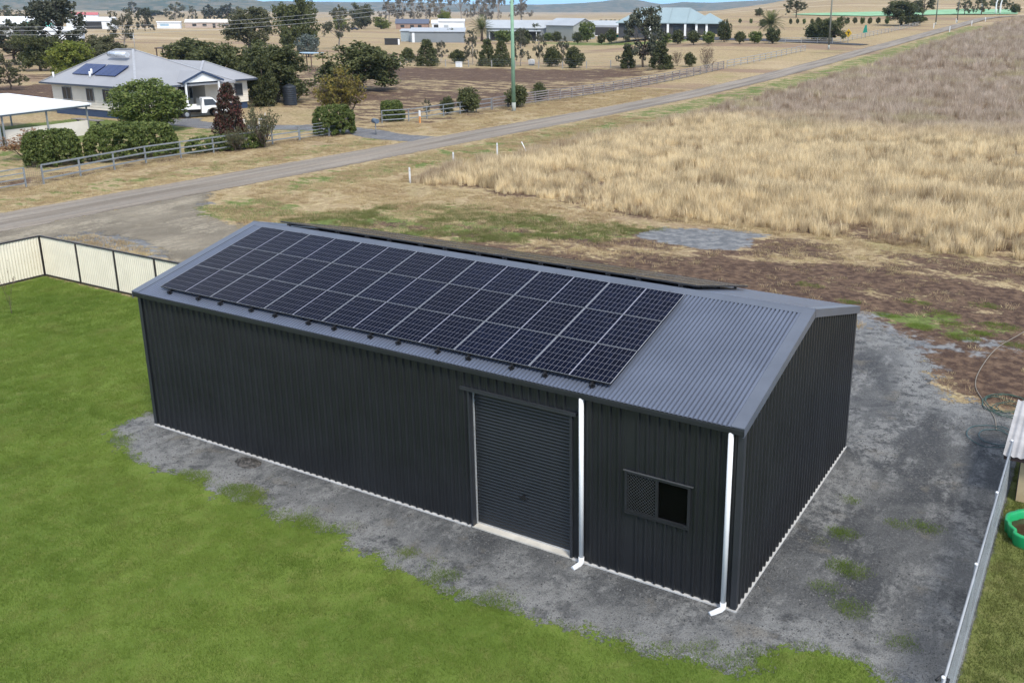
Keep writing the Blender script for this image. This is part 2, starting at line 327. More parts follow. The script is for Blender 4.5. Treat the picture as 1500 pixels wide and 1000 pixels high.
sheet('lawn', lawn_sd, (-16, 19.02, -13, 6.74), .25, .009, lawn_mat('lawn_turf', (.098, .148, .025), (.138, .192, .036), (.175, .18, .055), .30))
sheet('neighbour_lawn', lambda P: sdist(P, [(19.12, -12), (30, -12), (30, 14), (19.12, 14)]), (19.12, 30, -11, 13), .3, .006, lawn_mat('olive_turf', (.12, .145, .038), (.165, .175, .055), (.21, .19, .08), .06))
ROAD = [(-27, -70), (-27, 300), (-27, 345), (-26, 358), (-23, 368), (-17, 374), (-5, 379), (40, 386), (90, 396)]
strip('road', ROAD, 4.2, .018, road_mat(), lambda t: .6 if t < 150 else 2.5)
APRON = [(-25.2, 6), (-25.2, 21.5), (-24.0, 21.2), (-22.7, 19.6), (-21.2, 18.0), (-19, 17.0), (-16, 16.6), (-12, 15.6), (-4, 14), (-4, 9.5), (-12, 10.5), (-14.3, 11.0), (-17.5, 12.4), (-21.5, 12.2), (-23, 7)]
sheet('driveway', lambda P: sdist(P, APRON), (-27, -3, 5, 23), .3, .010, gravel_mat('driveway_gravel', (.20, .17, .125), (.40, .345, .255), (.36, .30, .205), .6, .6))
strip('house_driveway', [(-28.5, 46.0), (-33, 45.6), (-37.5, 47.6), (-43, 46.6), (-49, 43.0), (-56, 43.4), (-58, 46)], 3.4, .012, gravel_mat('house_drive_gravel', (.15, .15, .155), (.25, .245, .24), (.25, .22, .17), .14), lambda t: .4)
tar = gravel_mat('asphalt', (.05, .05, .055), (.085, .085, .09), (.07, .068, .066), .1)
sheet('asphalt_drive', lambda P: sdist(P, [(-31, 203), (-44, 209), (-56, 217), (-66, 214), (-90, 232), (-92, 226), (-72, 208), (-57, 206), (-45, 203), (-32, 199)]), (-95, -28, 196, 236), 1.0, .10, tar)
cg = G('crop'); cn = cg.noise(.15, 4, .6)
crop = cg.bsdf(cg.mix(cg.ramp(cn, .35, .65), (.17, .33, .18), (.26, .42, .25)), .9, 0, .1, alpha=edge_alpha(cg, .4))
sheet('crop_field', lambda P: sdist(P, [(-104, 372), (-88, 364), (-70, 360), (-44, 378), (-36, 380), (-20, 394), (-28, 470), (-52, 474), (-70, 440)]), (-106, -18, 356, 476), 2.0, .28, crop, 2)

# ------------------------------------------------------------------ scattered grass (stuff)
def tuft(name, n, hmin, hmax, spread, wid, lean, mat, seg=2):
    r = np.random.default_rng(abs(hash(name)) % 1000 if False else sum(map(ord, name))); V = []; F = []
    for _ in range(n):
        a = r.uniform(0, 6.283); d = spread*math.sqrt(r.uniform()); x, y = d*math.cos(a), d*math.sin(a); h = r.uniform(hmin, hmax)
        la = a+r.normal(0, .9); le = lean*r.uniform(.3, 1.3)*h; b = r.uniform(0, 3.14); wx, wy = wid*math.cos(b)/2, wid*math.sin(b)/2; k = len(V)
        if seg == 1:
            V += [(x-wx, y-wy, 0), (x+wx, y+wy, 0), (x+le*math.cos(la), y+le*math.sin(la), h)]; F += [(k, k+1, k+2)]
        else:
            mx_, my_ = x+.35*le*math.cos(la), y+.35*le*math.sin(la)
            V += [(x-wx, y-wy, 0), (x+wx, y+wy, 0), (mx_+wx*.8, my_+wy*.8, h*.6), (mx_-wx*.8, my_-wy*.8, h*.6), (x+le*math.cos(la), y+le*math.sin(la), h)]
            F += [(k, k+1, k+2), (k, k+2, k+3), (k+3, k+2, k+4)]
    me = mesh_np(name, V, F); me.materials.append(mat); return bpy.data.objects.new(name, me)
def scatter(name, pts, sc, protos, label, cat):
    me = bpy.data.meshes.new(name); me.vertices.add(len(pts)); me.vertices.foreach_set('co', np.asarray(pts, np.float32).ravel())
    fattr(me, 'sc', sc); fattr(me, 'rz', rng.uniform(0, 6.283, len(pts))); me.attributes.new('pick', 'INT', 'POINT').data.foreach_set('value', rng.integers(0, len(protos), len(pts)).astype(np.int32))
    o = add(name, me); tag(o, label, cat, kind='stuff')
    ng = bpy.data.node_groups.new(name, 'GeometryNodeTree'); ng.interface.new_socket('Geometry', in_out='INPUT', socket_type='NodeSocketGeometry'); ng.interface.new_socket('Geometry', in_out='OUTPUT', socket_type='NodeSocketGeometry')
    N = ng.nodes.new; L = ng.links.new; gi = N('NodeGroupInput'); go = N('NodeGroupOutput'); ip = N('GeometryNodeInstanceOnPoints'); jn = N('GeometryNodeJoinGeometry')
    for p in reversed(protos):
        oi = N('GeometryNodeObjectInfo'); oi.inputs['Object'].default_value = p; oi.inputs['As Instance'].default_value = True; L(oi.outputs['Geometry'], jn.inputs[0])
    def at(nm, dt): a = N('GeometryNodeInputNamedAttribute'); a.data_type = dt; a.inputs['Name'].default_value = nm; return a.outputs['Attribute']
    L(gi.outputs[0], ip.inputs['Points']); L(jn.outputs[0], ip.inputs['Instance']); ip.inputs['Pick Instance'].default_value = True; L(at('pick', 'INT'), ip.inputs['Instance Index'])
    cx = N('ShaderNodeCombineXYZ'); L(at('rz', 'FLOAT'), cx.inputs[2]); L(cx.outputs[0], ip.inputs['Rotation']); L(at('sc', 'FLOAT'), ip.inputs['Scale']); L(ip.outputs[0], go.inputs[0])
    o.modifiers.new('scatter', 'NODES').node_group = ng; return o
def grass_mat(name, cols, wscale, isl=.35, trans=.25, tuftvar=.5):
    g = G(name); oi = g.n('ShaderNodeObjectInfo'); n = g.noise(wscale, 4, .6, oi.outputs['Location']); n2 = g.noise(wscale*5, 3, .6, oi.outputs['Location'])
    c = g.mix(g.ramp(n, .38, .62), cols[0], cols[1]); c = g.mix(g.math('MULTIPLY', g.ramp(n2, .5, .7), .7), c, cols[2])
    ri = g.n('ShaderNodeNewGeometry').outputs['Random Per Island']; c = g.mix(g.math('MULTIPLY', ri, isl), c, cols[3]); c = g.mix(g.math('MULTIPLY', g.ramp(oi.outputs['Random'], .3, 1), tuftvar), c, cols[3])
    return g.bsdf(c, .85, 0, .15, trans=trans)
lg = grass_mat('lawn_blades', [(.112, .174, .027), (.165, .235, .040), (.225, .232, .072), (.072, .116, .018)], .22, .35, .25, .38)
lp = [tuft('lawn_tuft_%s' % c, 40, .02, .045, .16, .007, .5, lg, 1) for c in 'abc']
P = np.column_stack([rng.uniform(-15.7, 18.9, 60000), rng.uniform(-8.5, 6.6, 60000)]); sd = lawn_sd(P)
keep = (sd*2.2+(vnoise(P, .9, 3)-.5)*2.0+(vnoise(P, .3, 5)-.5)*1.2+rng.normal(0, .22, len(P)) > -.15); keep &= (P[:, 0] < 0) | (P[:, 1] < -.25)
keep &= ~((P[:, 0] > -.05) & (P[:, 0] < 15.5) & (P[:, 1] > -.05)); P = P[keep]
scatter('lawn_grass', np.column_stack([P, terrain(P[:, 0], P[:, 1])+.005]), rng.uniform(.6, 1.5, len(P)), lp, 'short mown green grass covering the yard in front of the shed', 'grass')
# weeds growing through the gravel: clumps at the spots the photograph shows
W = []
for (x, y, r_, n_) in [(4.6, -1.35, .42, 150), (3.0, -1.35, .35, 60), (6.6, -1.55, .3, 60), (9.2, -1.35, .14, 20), (10.3, -1.55, .2, 26), (16.4, 3.5, .22, 40), (16.1, 4.9, .14, 22), (16.8, 2.3, .3, 60), (17.3, 4.4, .16, 14), (17.8, 4.6, .22, 22),
                       (17.2, 1.1, .28, 34), (18.1, .6, .2, 18), (16.6, 1.5, .2, 18), (12.9, 16.4, .3, 40), (13.2, 14.4, .2, 30), (15.2, 17.6, .35, 60), (16.6, 17.2, .4, 70), (17.2, 17.9, .3, 50), (16.2, 18.4, .4, 40), (15.6, 19.4, .5, 46), (17.6, 19.0, .5, 50), (14.6, 20.4, .4, 34), (18.3, 17.3, .35, 34), (12.4, 19.2, .35, 26), (10.6, 20.6, .4, 26), (16.8, 21.2, .4, 30), (14.0, 18.3, .3, 40), (11.6, -1.7, .3, 30), (16.0, 3.0, .12, 14)]:
    a = rng.uniform(0, 6.283, n_); d = r_*np.sqrt(rng.uniform(0, 1, n_)); W.append(np.column_stack([x+d*np.cos(a)*1.3, y+d*np.sin(a)*.8]))
W = np.concatenate(W); scatter('weed', np.column_stack([W, np.full(len(W), -.075)]), rng.uniform(.6, 1.3, len(W)), lp, 'green weeds sprouting through the grey gravel around the shed', 'weeds')
og = grass_mat('olive_blades', [(.125, .155, .04), (.175, .19, .058), (.22, .20, .085), (.08, .095, .022)], .5)
op = [tuft('olive_tuft_%s' % c, 30, .025, .06, .14, .010, .6, og, 1) for c in 'ab']
P = np.column_stack([rng.uniform(19.2, 23, 5200), rng.uniform(-2.5, 9, 5200)]); scatter('neighbour_grass', np.column_stack([P, np.full(len(P), -.075)]), rng.uniform(.7, 1.3, len(P)), op, 'olive green mown grass beyond the wire fence at the right', 'grass')
def zone_red(P):
    f = lambda poly, s: sst(-s, s, sdist(P, poly))
    return np.maximum.reduce([.62*f([(-6, 10), (-2, 19), (4, 22.5), (8, 24.2), (14, 25.3), (22, 25.5), (22, 19), (17, 17.5), (13, 17.2), (11, 12)], 2.2), .62*f([(13.6, 17.6), (19, 19), (19.3, 12.4), (17.2, 12.0), (16.0, 14)], 1.0), .40*f([(-15, 20), (-8, 24), (0, 26.8), (12, 28.5), (20, 29), (20, 24), (4, 21), (-8, 14), (-14, 15)], 2.0)])
# loose stones
sg = G('loose_stone'); so_ = sg.n('ShaderNodeObjectInfo').outputs['Random']; stm = sg.bsdf(sg.mix(so_, (.05, .052, .055), (.20, .195, .185)), .9, 0, .15)
def stone_proto(name, seed):
    r = np.random.default_rng(seed); V = []; F = []
    for i_, (q, z) in enumerate(((.8, -.2), (1.0, .25), (.6, .7))):
        for k in range(6): a = k*1.047+i_*.3; V.append((q*r.uniform(.75, 1.2)*math.cos(a), q*r.uniform(.75, 1.2)*math.sin(a)*.8, z*r.uniform(.8, 1.2)))
    for i_ in (0, 1):
        for k in range(6): F.append((i_*6+k, i_*6+(k+1) % 6, (i_+1)*6+(k+1) % 6, (i_+1)*6+k))
    F += [(12, 13, 14, 15), (12, 15, 16, 17)]; me = mesh_np(name, V, F); me.materials.append(stm); return bpy.data.objects.new(name, me)
stp = [stone_proto('stone_%s' % c, k) for k, c in enumerate('abc')]
P = np.column_stack([rng.uniform(-1.2, 19, 60000), rng.uniform(-2.3, 18, 60000)]); keep = (sdist(P, PAD)+(vnoise(P, .6, 61)-.5) > .1) & ~((P[:, 0] > -.05) & (P[:, 0] < 15.5) & (P[:, 1] > -.05) & (P[:, 1] < 7.4)) & (vnoise(P, .7, 62)*.6+vnoise(P, 2.4, 63)*.4 > .45); P = P[keep]
scatter('loose_stones', np.column_stack([P, np.full(len(P), -.074)+.048*sst(-.9, -.15, sdist(P, [(0, 0), (LX, 0), (LX, WY), (0, WY)]))]), (.006+.016*rng.uniform(0, 1, len(P))**3), stp, 'loose grey stones lying over the gravel round the shed', 'stones')
# short dry tussocks and green regrowth on the rough ground behind the shed and on the verges
dg = grass_mat('dry_short_blades', [(.56, .45, .255), (.42, .315, .175), (.33, .30, .125), (.24, .165, .10)], .35)
dp = [tuft('dry_tuft_%s' % c, 26, .03, .12, .20, .013, .9, dg, 1) for c in 'ab']
P = np.column_stack([rng.uniform(-24.3, 19.2, 70000), rng.uniform(7.5, 70, 70000)])
bad = (sdist(P, PAD) > -.2) | (sdist(P, APRON) > -.4) | ((P[:, 0] > -17.4) & (P[:, 1] > 29.5)) | ((P[:, 0] > -.2) & (P[:, 0] < 15.7) & (P[:, 1] < 8.5)) | ((P[:, 0] > .6) & (P[:, 0] < 6.8) & (P[:, 1] > 23.8) & (P[:, 1] < 27.8))
keep = ~bad & (rng.uniform(0, 1, len(P)) > 1.5*zone_red(P)) & (vnoise(P, 1.6, 9)*.6+vnoise(P, .5, 2)*.4 > .40) & ~((sdist(P, [(13.2, 17.8), (19, 19), (19.3, 12.2), (16.8, 11.8), (15.5, 14)]) > -.3) & (rng.uniform(0, 1, len(P)) < .75)); P = P[keep]
Q = np.column_stack([rng.uniform(-38, -29.4, 16000), rng.uniform(8, 100, 16000)]); Q = Q[(vnoise(Q, 2.0, 4)*.6+vnoise(Q, .6, 1)*.4 > .38) & ~((Q[:, 1] > 43.6) & (Q[:, 1] < 48.5))]; P = np.concatenate([P, Q])
scatter('dry_grass', np.column_stack([P, terrain(P[:, 0], P[:, 1])]), rng.uniform(.6, 1.4, len(P)), dp, 'short dry tussock grass on the rough ground and road verges', 'grass')
gg = grass_mat('green_short_blades', [(.15, .175, .055), (.20, .205, .075), (.28, .25, .11), (.10, .105, .035)], .5)
gp = [tuft('green_tuft_%s' % c, 22, .03, .09, .16, .012, .8, gg, 1) for c in 'ab']
P = np.column_stack([rng.uniform(-22, 3, 40000), rng.uniform(15.5, 28, 40000)]); 
wgt = np.maximum(sst(-1.5, 1.5, sdist(P, [(-16, 20.0), (-13.2, 25), (-9.6, 26.6), (1.5, 26.4), (0, 22.8), (-5, 19.5), (-11, 17.5)])), .6*sst(-1.5, 1.5, sdist(P, [(-13.5, 16.8), (-8, 21), (-12, 22.5), (-18, 20), (-21, 20), (-21, 17.5)])))
keep = (wgt*(.10+1.5*vnoise(P, 1.5, 12)*vnoise(P, .5, 8)) > rng.uniform(.25, .75, len(P))) & (sdist(P, APRON) < -.2); P = P[keep]
scatter('green_regrowth', np.column_stack([P, np.full(len(P), -.08)]), rng.uniform(.6, 1.4, len(P)), gp, 'patches of green regrowth behind the shed roof', 'grass')
# tall dry paddock grass, thinner with distance
def tall_mat():
    g = G('tall_dry_grass'); oi = g.n('ShaderNodeObjectInfo'); loc = oi.outputs['Location']; sp_ = g.n('ShaderNodeSeparateXYZ'); g.l(loc, sp_.inputs[0])
    n = g.noise(.10, 4, .6, loc); n2 = g.noise(.55, 4, .65, loc)
    far = g.ramp(g.math('ADD', sp_.outputs[1], g.math('MULTIPLY', g.math('SUBTRACT', n, .5), 34)), 64, 80)
    c = g.mix(g.ramp(n2, .36, .66), (.86, .70, .42), (.66, .51, .29)); c = g.mix(g.math('MULTIPLY', g.ramp(n2, .54, .64), .9), c, (.27, .20, .10)); c = g.mix(g.math('MULTIPLY', g.ramp(g.noise(1.6, 3, .6, loc), .54, .66), .7), c, (.23, .155, .10))
    d = g.mix(g.ramp(n2, .36, .66), (.26, .18, .135), (.58, .46, .38)); d = g.mix(g.math('MULTIPLY', g.ramp(g.noise(.9, 3, .6, loc), .54, .66), .8), d, (.17, .115, .095)); d = g.mix(g.ramp(n, .54, .66), d, (.42, .35, .20))
    c = g.mix(far, c, d)
    edge = g.ramp(g.math('ADD', sp_.outputs[0], g.math('MULTIPLY', n2, 3.0)), -13.4, -16.4); c = g.mix(g.math('MULTIPLY', edge, .85), c, (.26, .175, .125))
    ri = g.n('ShaderNodeNewGeometry').outputs['Random Per Island']; c = g.mix(g.math('MULTIPLY', ri, .4), c, (.90, .79, .55)); c = g.mix(g.math('MULTIPLY', g.ramp(oi.outputs['Random'], .50, .80), .55), c, (.20, .135, .075))
    return g.bsdf(c, .85, 0, .15, trans=.3)
tm = tall_mat(); tp = [tuft('tall_tuft_%s' % c, 44, .30, 1.05, .24, .018, .26, tm) for c in 'abcd']
def pad_pts(n, y0, y1):
    P = np.column_stack([rng.uniform(-17.9, 60, n), rng.uniform(y0, y1, n)]); xmax = 16.5+(P[:, 1]-29)*.12+np.where(P[:, 1] > 60, 4, 2); return P[P[:, 0] < xmax]
P = np.concatenate([pad_pts(36000, 27.5, 48), pad_pts(30000, 48, 80), pad_pts(26000, 80, 140), pad_pts(16000, 140, 260), pad_pts(5000, 260, 360)])
front = 28.6+1.2*(vnoise(np.column_stack([P[:, 0], P[:, 0]*0]), 2.5, 3)-.5)+np.interp(P[:, 0], [-18, -12, -5, 2, 9, 20], [1.0, 1.6, .5, .1, -.2, .3])
dens = vnoise(P, 3.5, 21)*.5+vnoise(P, 1.1, 22)*.5
keep = (P[:, 1] > front+3.2*(vnoise(P, 1.7, 41)-.35)*rng.uniform(0, 1, len(P))**.5) & (vnoise(P, 9, 51)*.7+vnoise(P, 2.2, 52)*.3 > rng.uniform(.02, .27, len(P))) & (dens > np.where(P[:, 1] < 70, .30, .30)) & (P[:, 0] > -17.9+.9*vnoise(P, 2, 5)); P = P[keep]; front = front[keep]
scl = (.40+.55*vnoise(P, 4, 31)+.35*rng.uniform(0, 1, len(P)))*np.clip(.55+.16*(P[:, 1]-front), .5, 1)*np.where(P[:, 1] > 80, 1.25, 1)*np.where(P[:, 1] > 150, 1.3, 1)
thin = vnoise(P*np.array([.45, 1]), 2.4, 71)*.5+vnoise(P, .8, 72)*.5; tall = thin > np.where(P[:, 1] < 66, rng.uniform(.22, .58, len(P)), rng.uniform(.2, .55, len(P)))
lm = grass_mat('low_mat_blades', [(.46, .345, .215), (.34, .245, .15), (.36, .32, .15), (.22, .15, .095)], .16, .35, .25, .6)
mp_ = [tuft('low_mat_%s' % c, 40, .12, .36, .30, .018, .75, lm) for c in 'abc']; L0 = P[~tall]
L1 = L0[rng.uniform(0, 1, len(L0)) < .5]+rng.normal(0, .3, (int(0), 2)) if False else L0
scatter('low_dry_grass', np.column_stack([L1, terrain(L1[:, 0], L1[:, 1])]), scl[~tall]*rng.uniform(.8, 1.4, len(L1)), mp_, 'flattened brown and olive grass between the tall straw tufts of the paddock', 'grass')
P = P[tall]; scl = scl[tall]
scatter('tall_dry_grass', np.column_stack([P, terrain(P[:, 0], P[:, 1])]), scl, tp, 'tall dry straw and rust coloured grass filling the paddock behind the shed', 'grass')
# ------------------------------------------------------------------ the shed
LX, WY, HE, RI, OV = 15.416, 7.284, 3.49, .977, .12
SL = math.atan2(RI, WY/2+OV); TS = math.tan(SL)
wallm = paint('charcoal_wall', (.0138, .0150, .0172), .36, 0, .5, .10, 1.2); flash = paint('charcoal_flashing', (.024, .026, .030), .45, 0, .5, .08, 2)
roofm = paint('slate_roof', (.105, .122, .162), .34, .15, .5, .08, .9); roofflash = paint('slate_flashing', (.10, .113, .138), .36, .15, .5, .07, 1.5)
conc = paint('concrete', (.50, .47, .41), .85, 0, .2, .12, 2.5, .2); concw = paint('pale_slab_edge', (.46, .45, .43), .8, 0, .2, .1, 3)
white = paint('white_pvc', (.70, .70, .69), .35, 0, .45, .03, 4); black = paint('black_plastic', (.012, .012, .013), .5); galv = paint('galvanised', (.42, .44, .45), .4, .7, .5, .12, 6)
doorm = paint('charcoal_roller', (.0125, .0142, .0168), .40, 0, .5, .08, 1.5)
shed = thing('shed', 'long charcoal corrugated steel shed with solar panels covering its slate grey roof', 'shed', (0, 0, -.08)); SO = (0, 0, -.08)
MB().box(-.03, 9.76, -.050, WY+.03, -.12, -.004).box(9.76, 12.15, -.006, WY+.03, -.12, -.004).box(12.15, LX+.050, -.050, WY+.03, -.12, -.002).build('slab', concw, shed, SO)
def rib_profile(a, b, pitch=.19):
    """list of (along, out) for a trapezoidal ribbed sheet"""
    pts = [(a, 0)]; k = math.floor(a/pitch)+1
    while k*pitch < b-.05:
        c = k*pitch
        if c > a+.05: pts += [(c-.034, 0), (c-.017, .036), (c+.017, .036), (c+.034, 0), (c+.075, 0), (c+.082, .004), (c+.088, 0), (c+.112, 0), (c+.119, .004), (c+.126, 0)]
        k += 1
    pts = [p for p in pts if p[0] <= b]; pts.append((b, 0)); return pts
def ribbed(mb, a, b, f0, f1, place):
    pr_ = rib_profile(a, b); V = []; F = []
    for (t, o) in pr_: V += [place(t, o, f0(t)), place(t, o, f1(t))]
    for i in range(len(pr_)-1): F.append((2*i, 2*i+2, 2*i+3, 2*i+1))
    mb.faces(V, F)
DX0, DX1, DZ = 9.79, 12.14, 3.0; WX0, WX1, WZ0, WZ1 = 13.28, 14.50, 1.37, 2.10
fr = MB(); pl = lambda t, o, z: (t, -o, z); K = lambda c: (lambda t: c)
top = HE-.02
ribbed(fr, 0, DX0, K(.012), K(top), pl); ribbed(fr, DX0, DX1, K(DZ), K(top), pl); ribbed(fr, DX1, WX0, K(.012), K(top), pl); ribbed(fr, WX0, WX1, K(.012), K(WZ0), pl); ribbed(fr, WX0, WX1, K(WZ1), K(top), pl); ribbed(fr, WX1, LX, K(.012), K(top), pl)
fr.build('wall', wallm, shed, SO)
gable = lambda t: HE+min(t, WY-t)*TS
sw = MB(); ribbed(sw, 0, WY, K(.012), gable, lambda t, o, z: (LX+o, t, z)); sw.build('wall', wallm, shed, SO)
sw = MB(); ribbed(sw, 0, WY, K(.012), gable, lambda t, o, z: (-o, t, z)); sw.build('wall', wallm, shed, SO)
sw = MB(); ribbed(sw, 0, LX, K(.012), K(top), lambda t, o, z: (t, WY+o, z)); sw.build('wall', wallm, shed, SO)
for (cx, cy, ax, ay) in ((0, 0, -1, -1), (LX, 0, 1, -1), (LX, WY, 1, 1), (0, WY, -1, 1)):
    cf = MB(); x0, x1 = sorted((cx+ax*.034, cx-ax*.07)); y0, y1 = sorted((cy+ay*.033, cy+ay*.030)); cf.box(x0, x1, y0, y1, .012, HE-.03)
    x0, x1 = sorted((cx+ax*.037, cx+ax*.034)); y0, y1 = sorted((cy+ay*.033, cy-ay*.07)); cf.box(x0, x1, y0, y1, .012, HE-.03); cf.build('corner_flashing', flash, shed, SO)
# corrugated roof sheets
def roof_pt(x, d, h, back=False):
    y = -OV+d*math.cos(SL)-h*math.sin(SL); z = HE+d*math.sin(SL)+h*math.cos(SL)
    return (x, WY-y if back else y, z)
SLEN = (WY/2+OV)/math.cos(SL)
for back in (False, True):
    n = int(LX/.086)*4; xs = []; hs = []
    for k in range(n//4+1): xs += [k*.0862, k*.0862+.014, k*.0862+.026, k*.0862+.074]; hs += [-.026, -.026, .012, .012]
    xs = np.array(xs[:n+1])-.01; hs = np.array(hs[:n+1])
    V = []; 
    for d in (-.03, SLEN*.5, SLEN-.02): V += [roof_pt(x, d, h, back) for x, h in zip(xs, hs)]
    m = n+1; F = [(r_*m+i, r_*m+i+1, (r_+1)*m+i+1, (r_+1)*m+i) if not back else (r_*m+i, (r_+1)*m+i, (r_+1)*m+i+1, r_*m+i+1) for r_ in (0, 1) for i in range(n)]
    mb = MB(); mb.faces(V, F, False); mb.build('roof_sheet', roofm, shed, SO)
rc = MB()
for s in (False, True):
    a = [roof_pt(x, SLEN-.20, .014, s) for x in (-.05, LX+.05)]; b = [roof_pt(x, SLEN-.035, .020, s) for x in (-.05, LX+.05)]; c = [(x, WY/2, HE+RI+.034) for x in (-.05, LX+.05)]
    e = [roof_pt(x, SLEN-.20, .004, s) for x in (-.05, LX+.05)]
    rc.poly([a[0], a[1], b[1], b[0]]); rc.poly([b[0], b[1], c[1], c[0]]); rc.poly([e[0], e[1], a[1], a[0]])
rc.build('ridge_cap', roofflash, shed, SO)
for xe, sg in ((0, -1), (LX, 1)):
    for s in (False, True):
        b = MB(); q = [roof_pt(xe+sg*.065, -.02, .022, s), roof_pt(xe-sg*.17, -.02, .022, s), roof_pt(xe-sg*.17, SLEN-.002, .022, s), roof_pt(xe+sg*.065, SLEN-.002, .022, s)]
        b.poly(q if (sg > 0) == (not s) else q[::-1]); dn = lambda p, k=.17: (p[0], p[1], p[2]-k)
        b.poly([q[0], q[3], dn(q[3]), dn(q[0])]); b.poly([q[1], q[2], dn(q[2], .02), dn(q[1], .02)]); b.poly([q[0], q[1], dn(q[1], .02), dn(q[0], .02)])
        lip = [(p[0]-sg*.028, p[1], p[2]) for p in (dn(q[3]), dn(q[0]))]; b.poly([dn(q[0]), dn(q[3]), lip[0], lip[1]])
        b.build('barge_flashing', roofflash, shed, SO)
for s in (False, True):
    g_ = MB(); Y = (lambda y: WY-y) if s else (lambda y: y)
    prof = [(-.002, HE-.035), (-.002, HE-.13), (-.095, HE-.13), (-.118, HE-.045), (-.118, HE-.012), (-.100, HE-.012), (-.100, HE-.024), (-.110, HE-.03), (-.088, HE-.12), (-.012, HE-.12), (-.012, HE-.035)]
    V = [(x, Y(p[0]-.03), p[1]) for x in (-.055, LX+.055) for p in prof]; n = len(prof)
    g_.faces(V, [(i, (i+1) % n, n+(i+1) % n, n+i) for i in range(n)]); g_.poly([V[i] for i in (0, 1, 2, 3, 4)]); g_.poly([V[n+i] for i in (0, 1, 2, 3, 4)])
    g_.build('gutter', flash, shed, SO)
# roller door, its guides, head flashing and sill
rd = MB(); nz_ = 42; z0, z1 = .02, DZ-.06; V = []; F = []
for i in range(nz_*6+1):
    t = i/6; z = z0+(z1-z0)*t/nz_; f_ = t % 1; o = .016*(1-(2*f_-1)**2)**.6 if f_ else 0
    V += [(DX0+.04, .15-o, z), (DX1-.05, .15-o, z)]
for i in range(nz_*6): F.append((2*i, 2*i+1, 2*i+3, 2*i+2))
rd.faces(V, F, True); door = rd.build('roller_door', doorm, shed, SO)
MB().box(DX0+.04, DX1-.05, .128, .152, .0, .028).build('bottom_rail', paint('pale_alloy', (.5, .5, .5), .4, .5), door)
door.children[-1].location = (0, 0, .08)
h = MB().box(10.86, 11.04, .100, .13, .86, .89).box(10.93, 10.97, .095, .135, .83, .93); h.build('handle', black, door, (0, 0, -.08))
MB().box(DX0-.005, DX0+.035, -.034, .17, .004, DZ).build('door_jamb', flash, shed, SO); MB().box(DX1-.045, DX1+.005, -.036, .17, .004, DZ).build('door_jamb', flash, shed, SO)
MB().box(DX0+.036, DX0+.048, .085, .125, .004, DZ-.05).build('door_guide', paint('bright_guide', (.55, .56, .56), .35, .5), shed, SO)
MB().box(DX0-.16, DX1+.10, -.062, .17, DZ-.05, DZ+.0).box(DX0-.16, DX1+.10, -.066, -.030, DZ+.003, DZ+.022).build('door_head_flashing', flash, shed, SO)
MB().box(DX0+.0, DX1+.0, -.030, .20, -.11, -.001).build('door_sill', conc, shed, SO)
# sliding window with security mesh on its left half
win = MB().box(WX0-.03, WX1+.03, -.05, .03, WZ0-.045, WZ0).box(WX0-.03, WX1+.03, -.05, .03, WZ1, WZ1+.04).box(WX0-.03, WX0+.02, -.048, .03, WZ0, WZ1).box(WX1-.02, WX1+.03, -.048, .03, WZ0, WZ1).box((WX0+WX1)/2-.03, (WX0+WX1)/2+.02, -.046, .03, WZ0, WZ1).build('window', paint('window_frame_dark', (.016, .017, .019), .45), shed, SO)
gl = G('dark_glass'); glass = gl.bsdf((.002, .002, .002), .25, 0, .08)
mbx(WX0+.02, (WX0+WX1)/2-.03, .004, .010, WZ0, WZ1).build('glass_pane', glass, win, SO); mbx((WX0+WX1)/2+.02, WX1-.02, -.004, .002, WZ0, WZ1).build('glass_pane', glass, win, SO)
MB().box(WX0-.06, WX1+.08, -.060, -.028, WZ1+.045, WZ1+.058).build('head_flashing', paint('pale_flash', (.085, .088, .092), .4, .3), win, SO)
MB().box(WX0-.03, WX1+.03, -.058, -.028, WZ0-.065, WZ0-.048).build('sill', MATS['window_frame_dark'], win, SO)
ms = MB(); a0, a1 = WX0+.02, (WX0+WX1)/2-.03; st = .062
k = a0-(WZ1-WZ0)
while k < a1:
    for sgn in (1, -1):
        p = []
        for z in (WZ0, WZ1):
            x = k+(z-WZ0) if sgn > 0 else k+(WZ1-z); p.append([x, z])
        (xa, za), (xb, zb) = p
        if xa > xb: xa, za, xb, zb = xb, zb, xa, za
        m_ = (zb-za)/(xb-xa)
        if xa < a0: za += m_*(a0-xa); xa = a0
        if xb > a1: zb -= m_*(xb-a1); xb = a1
        if xb-xa > .01: ms.bar((xa, -.028-.004*sgn, za), (xb, -.028-.004*sgn, zb), .009, .006, (0, 1, 0))
    k += st
ms.build('security_mesh', paint('mesh_grey', (.05, .053, .056), .4, .3), win, SO)
for x, tip in ((12.375, (-.07, -.28)), (15.235, (-.16, -.30))):
    dpp = MB().tube([(x, -.085, HE-.12), (x, -.085, .06)], .046, 14).build('downpipe', white, shed, SO)
    MB().tube([(x, -.085, .13), (x, -.085, .02), (x+tip[0]*.25, -.10+tip[1]*.12, -.02), (x+tip[0], -.085+tip[1]*.72, -.045)], [.056, .056, .054, .054], 14).build('elbow', white, dpp, SO)
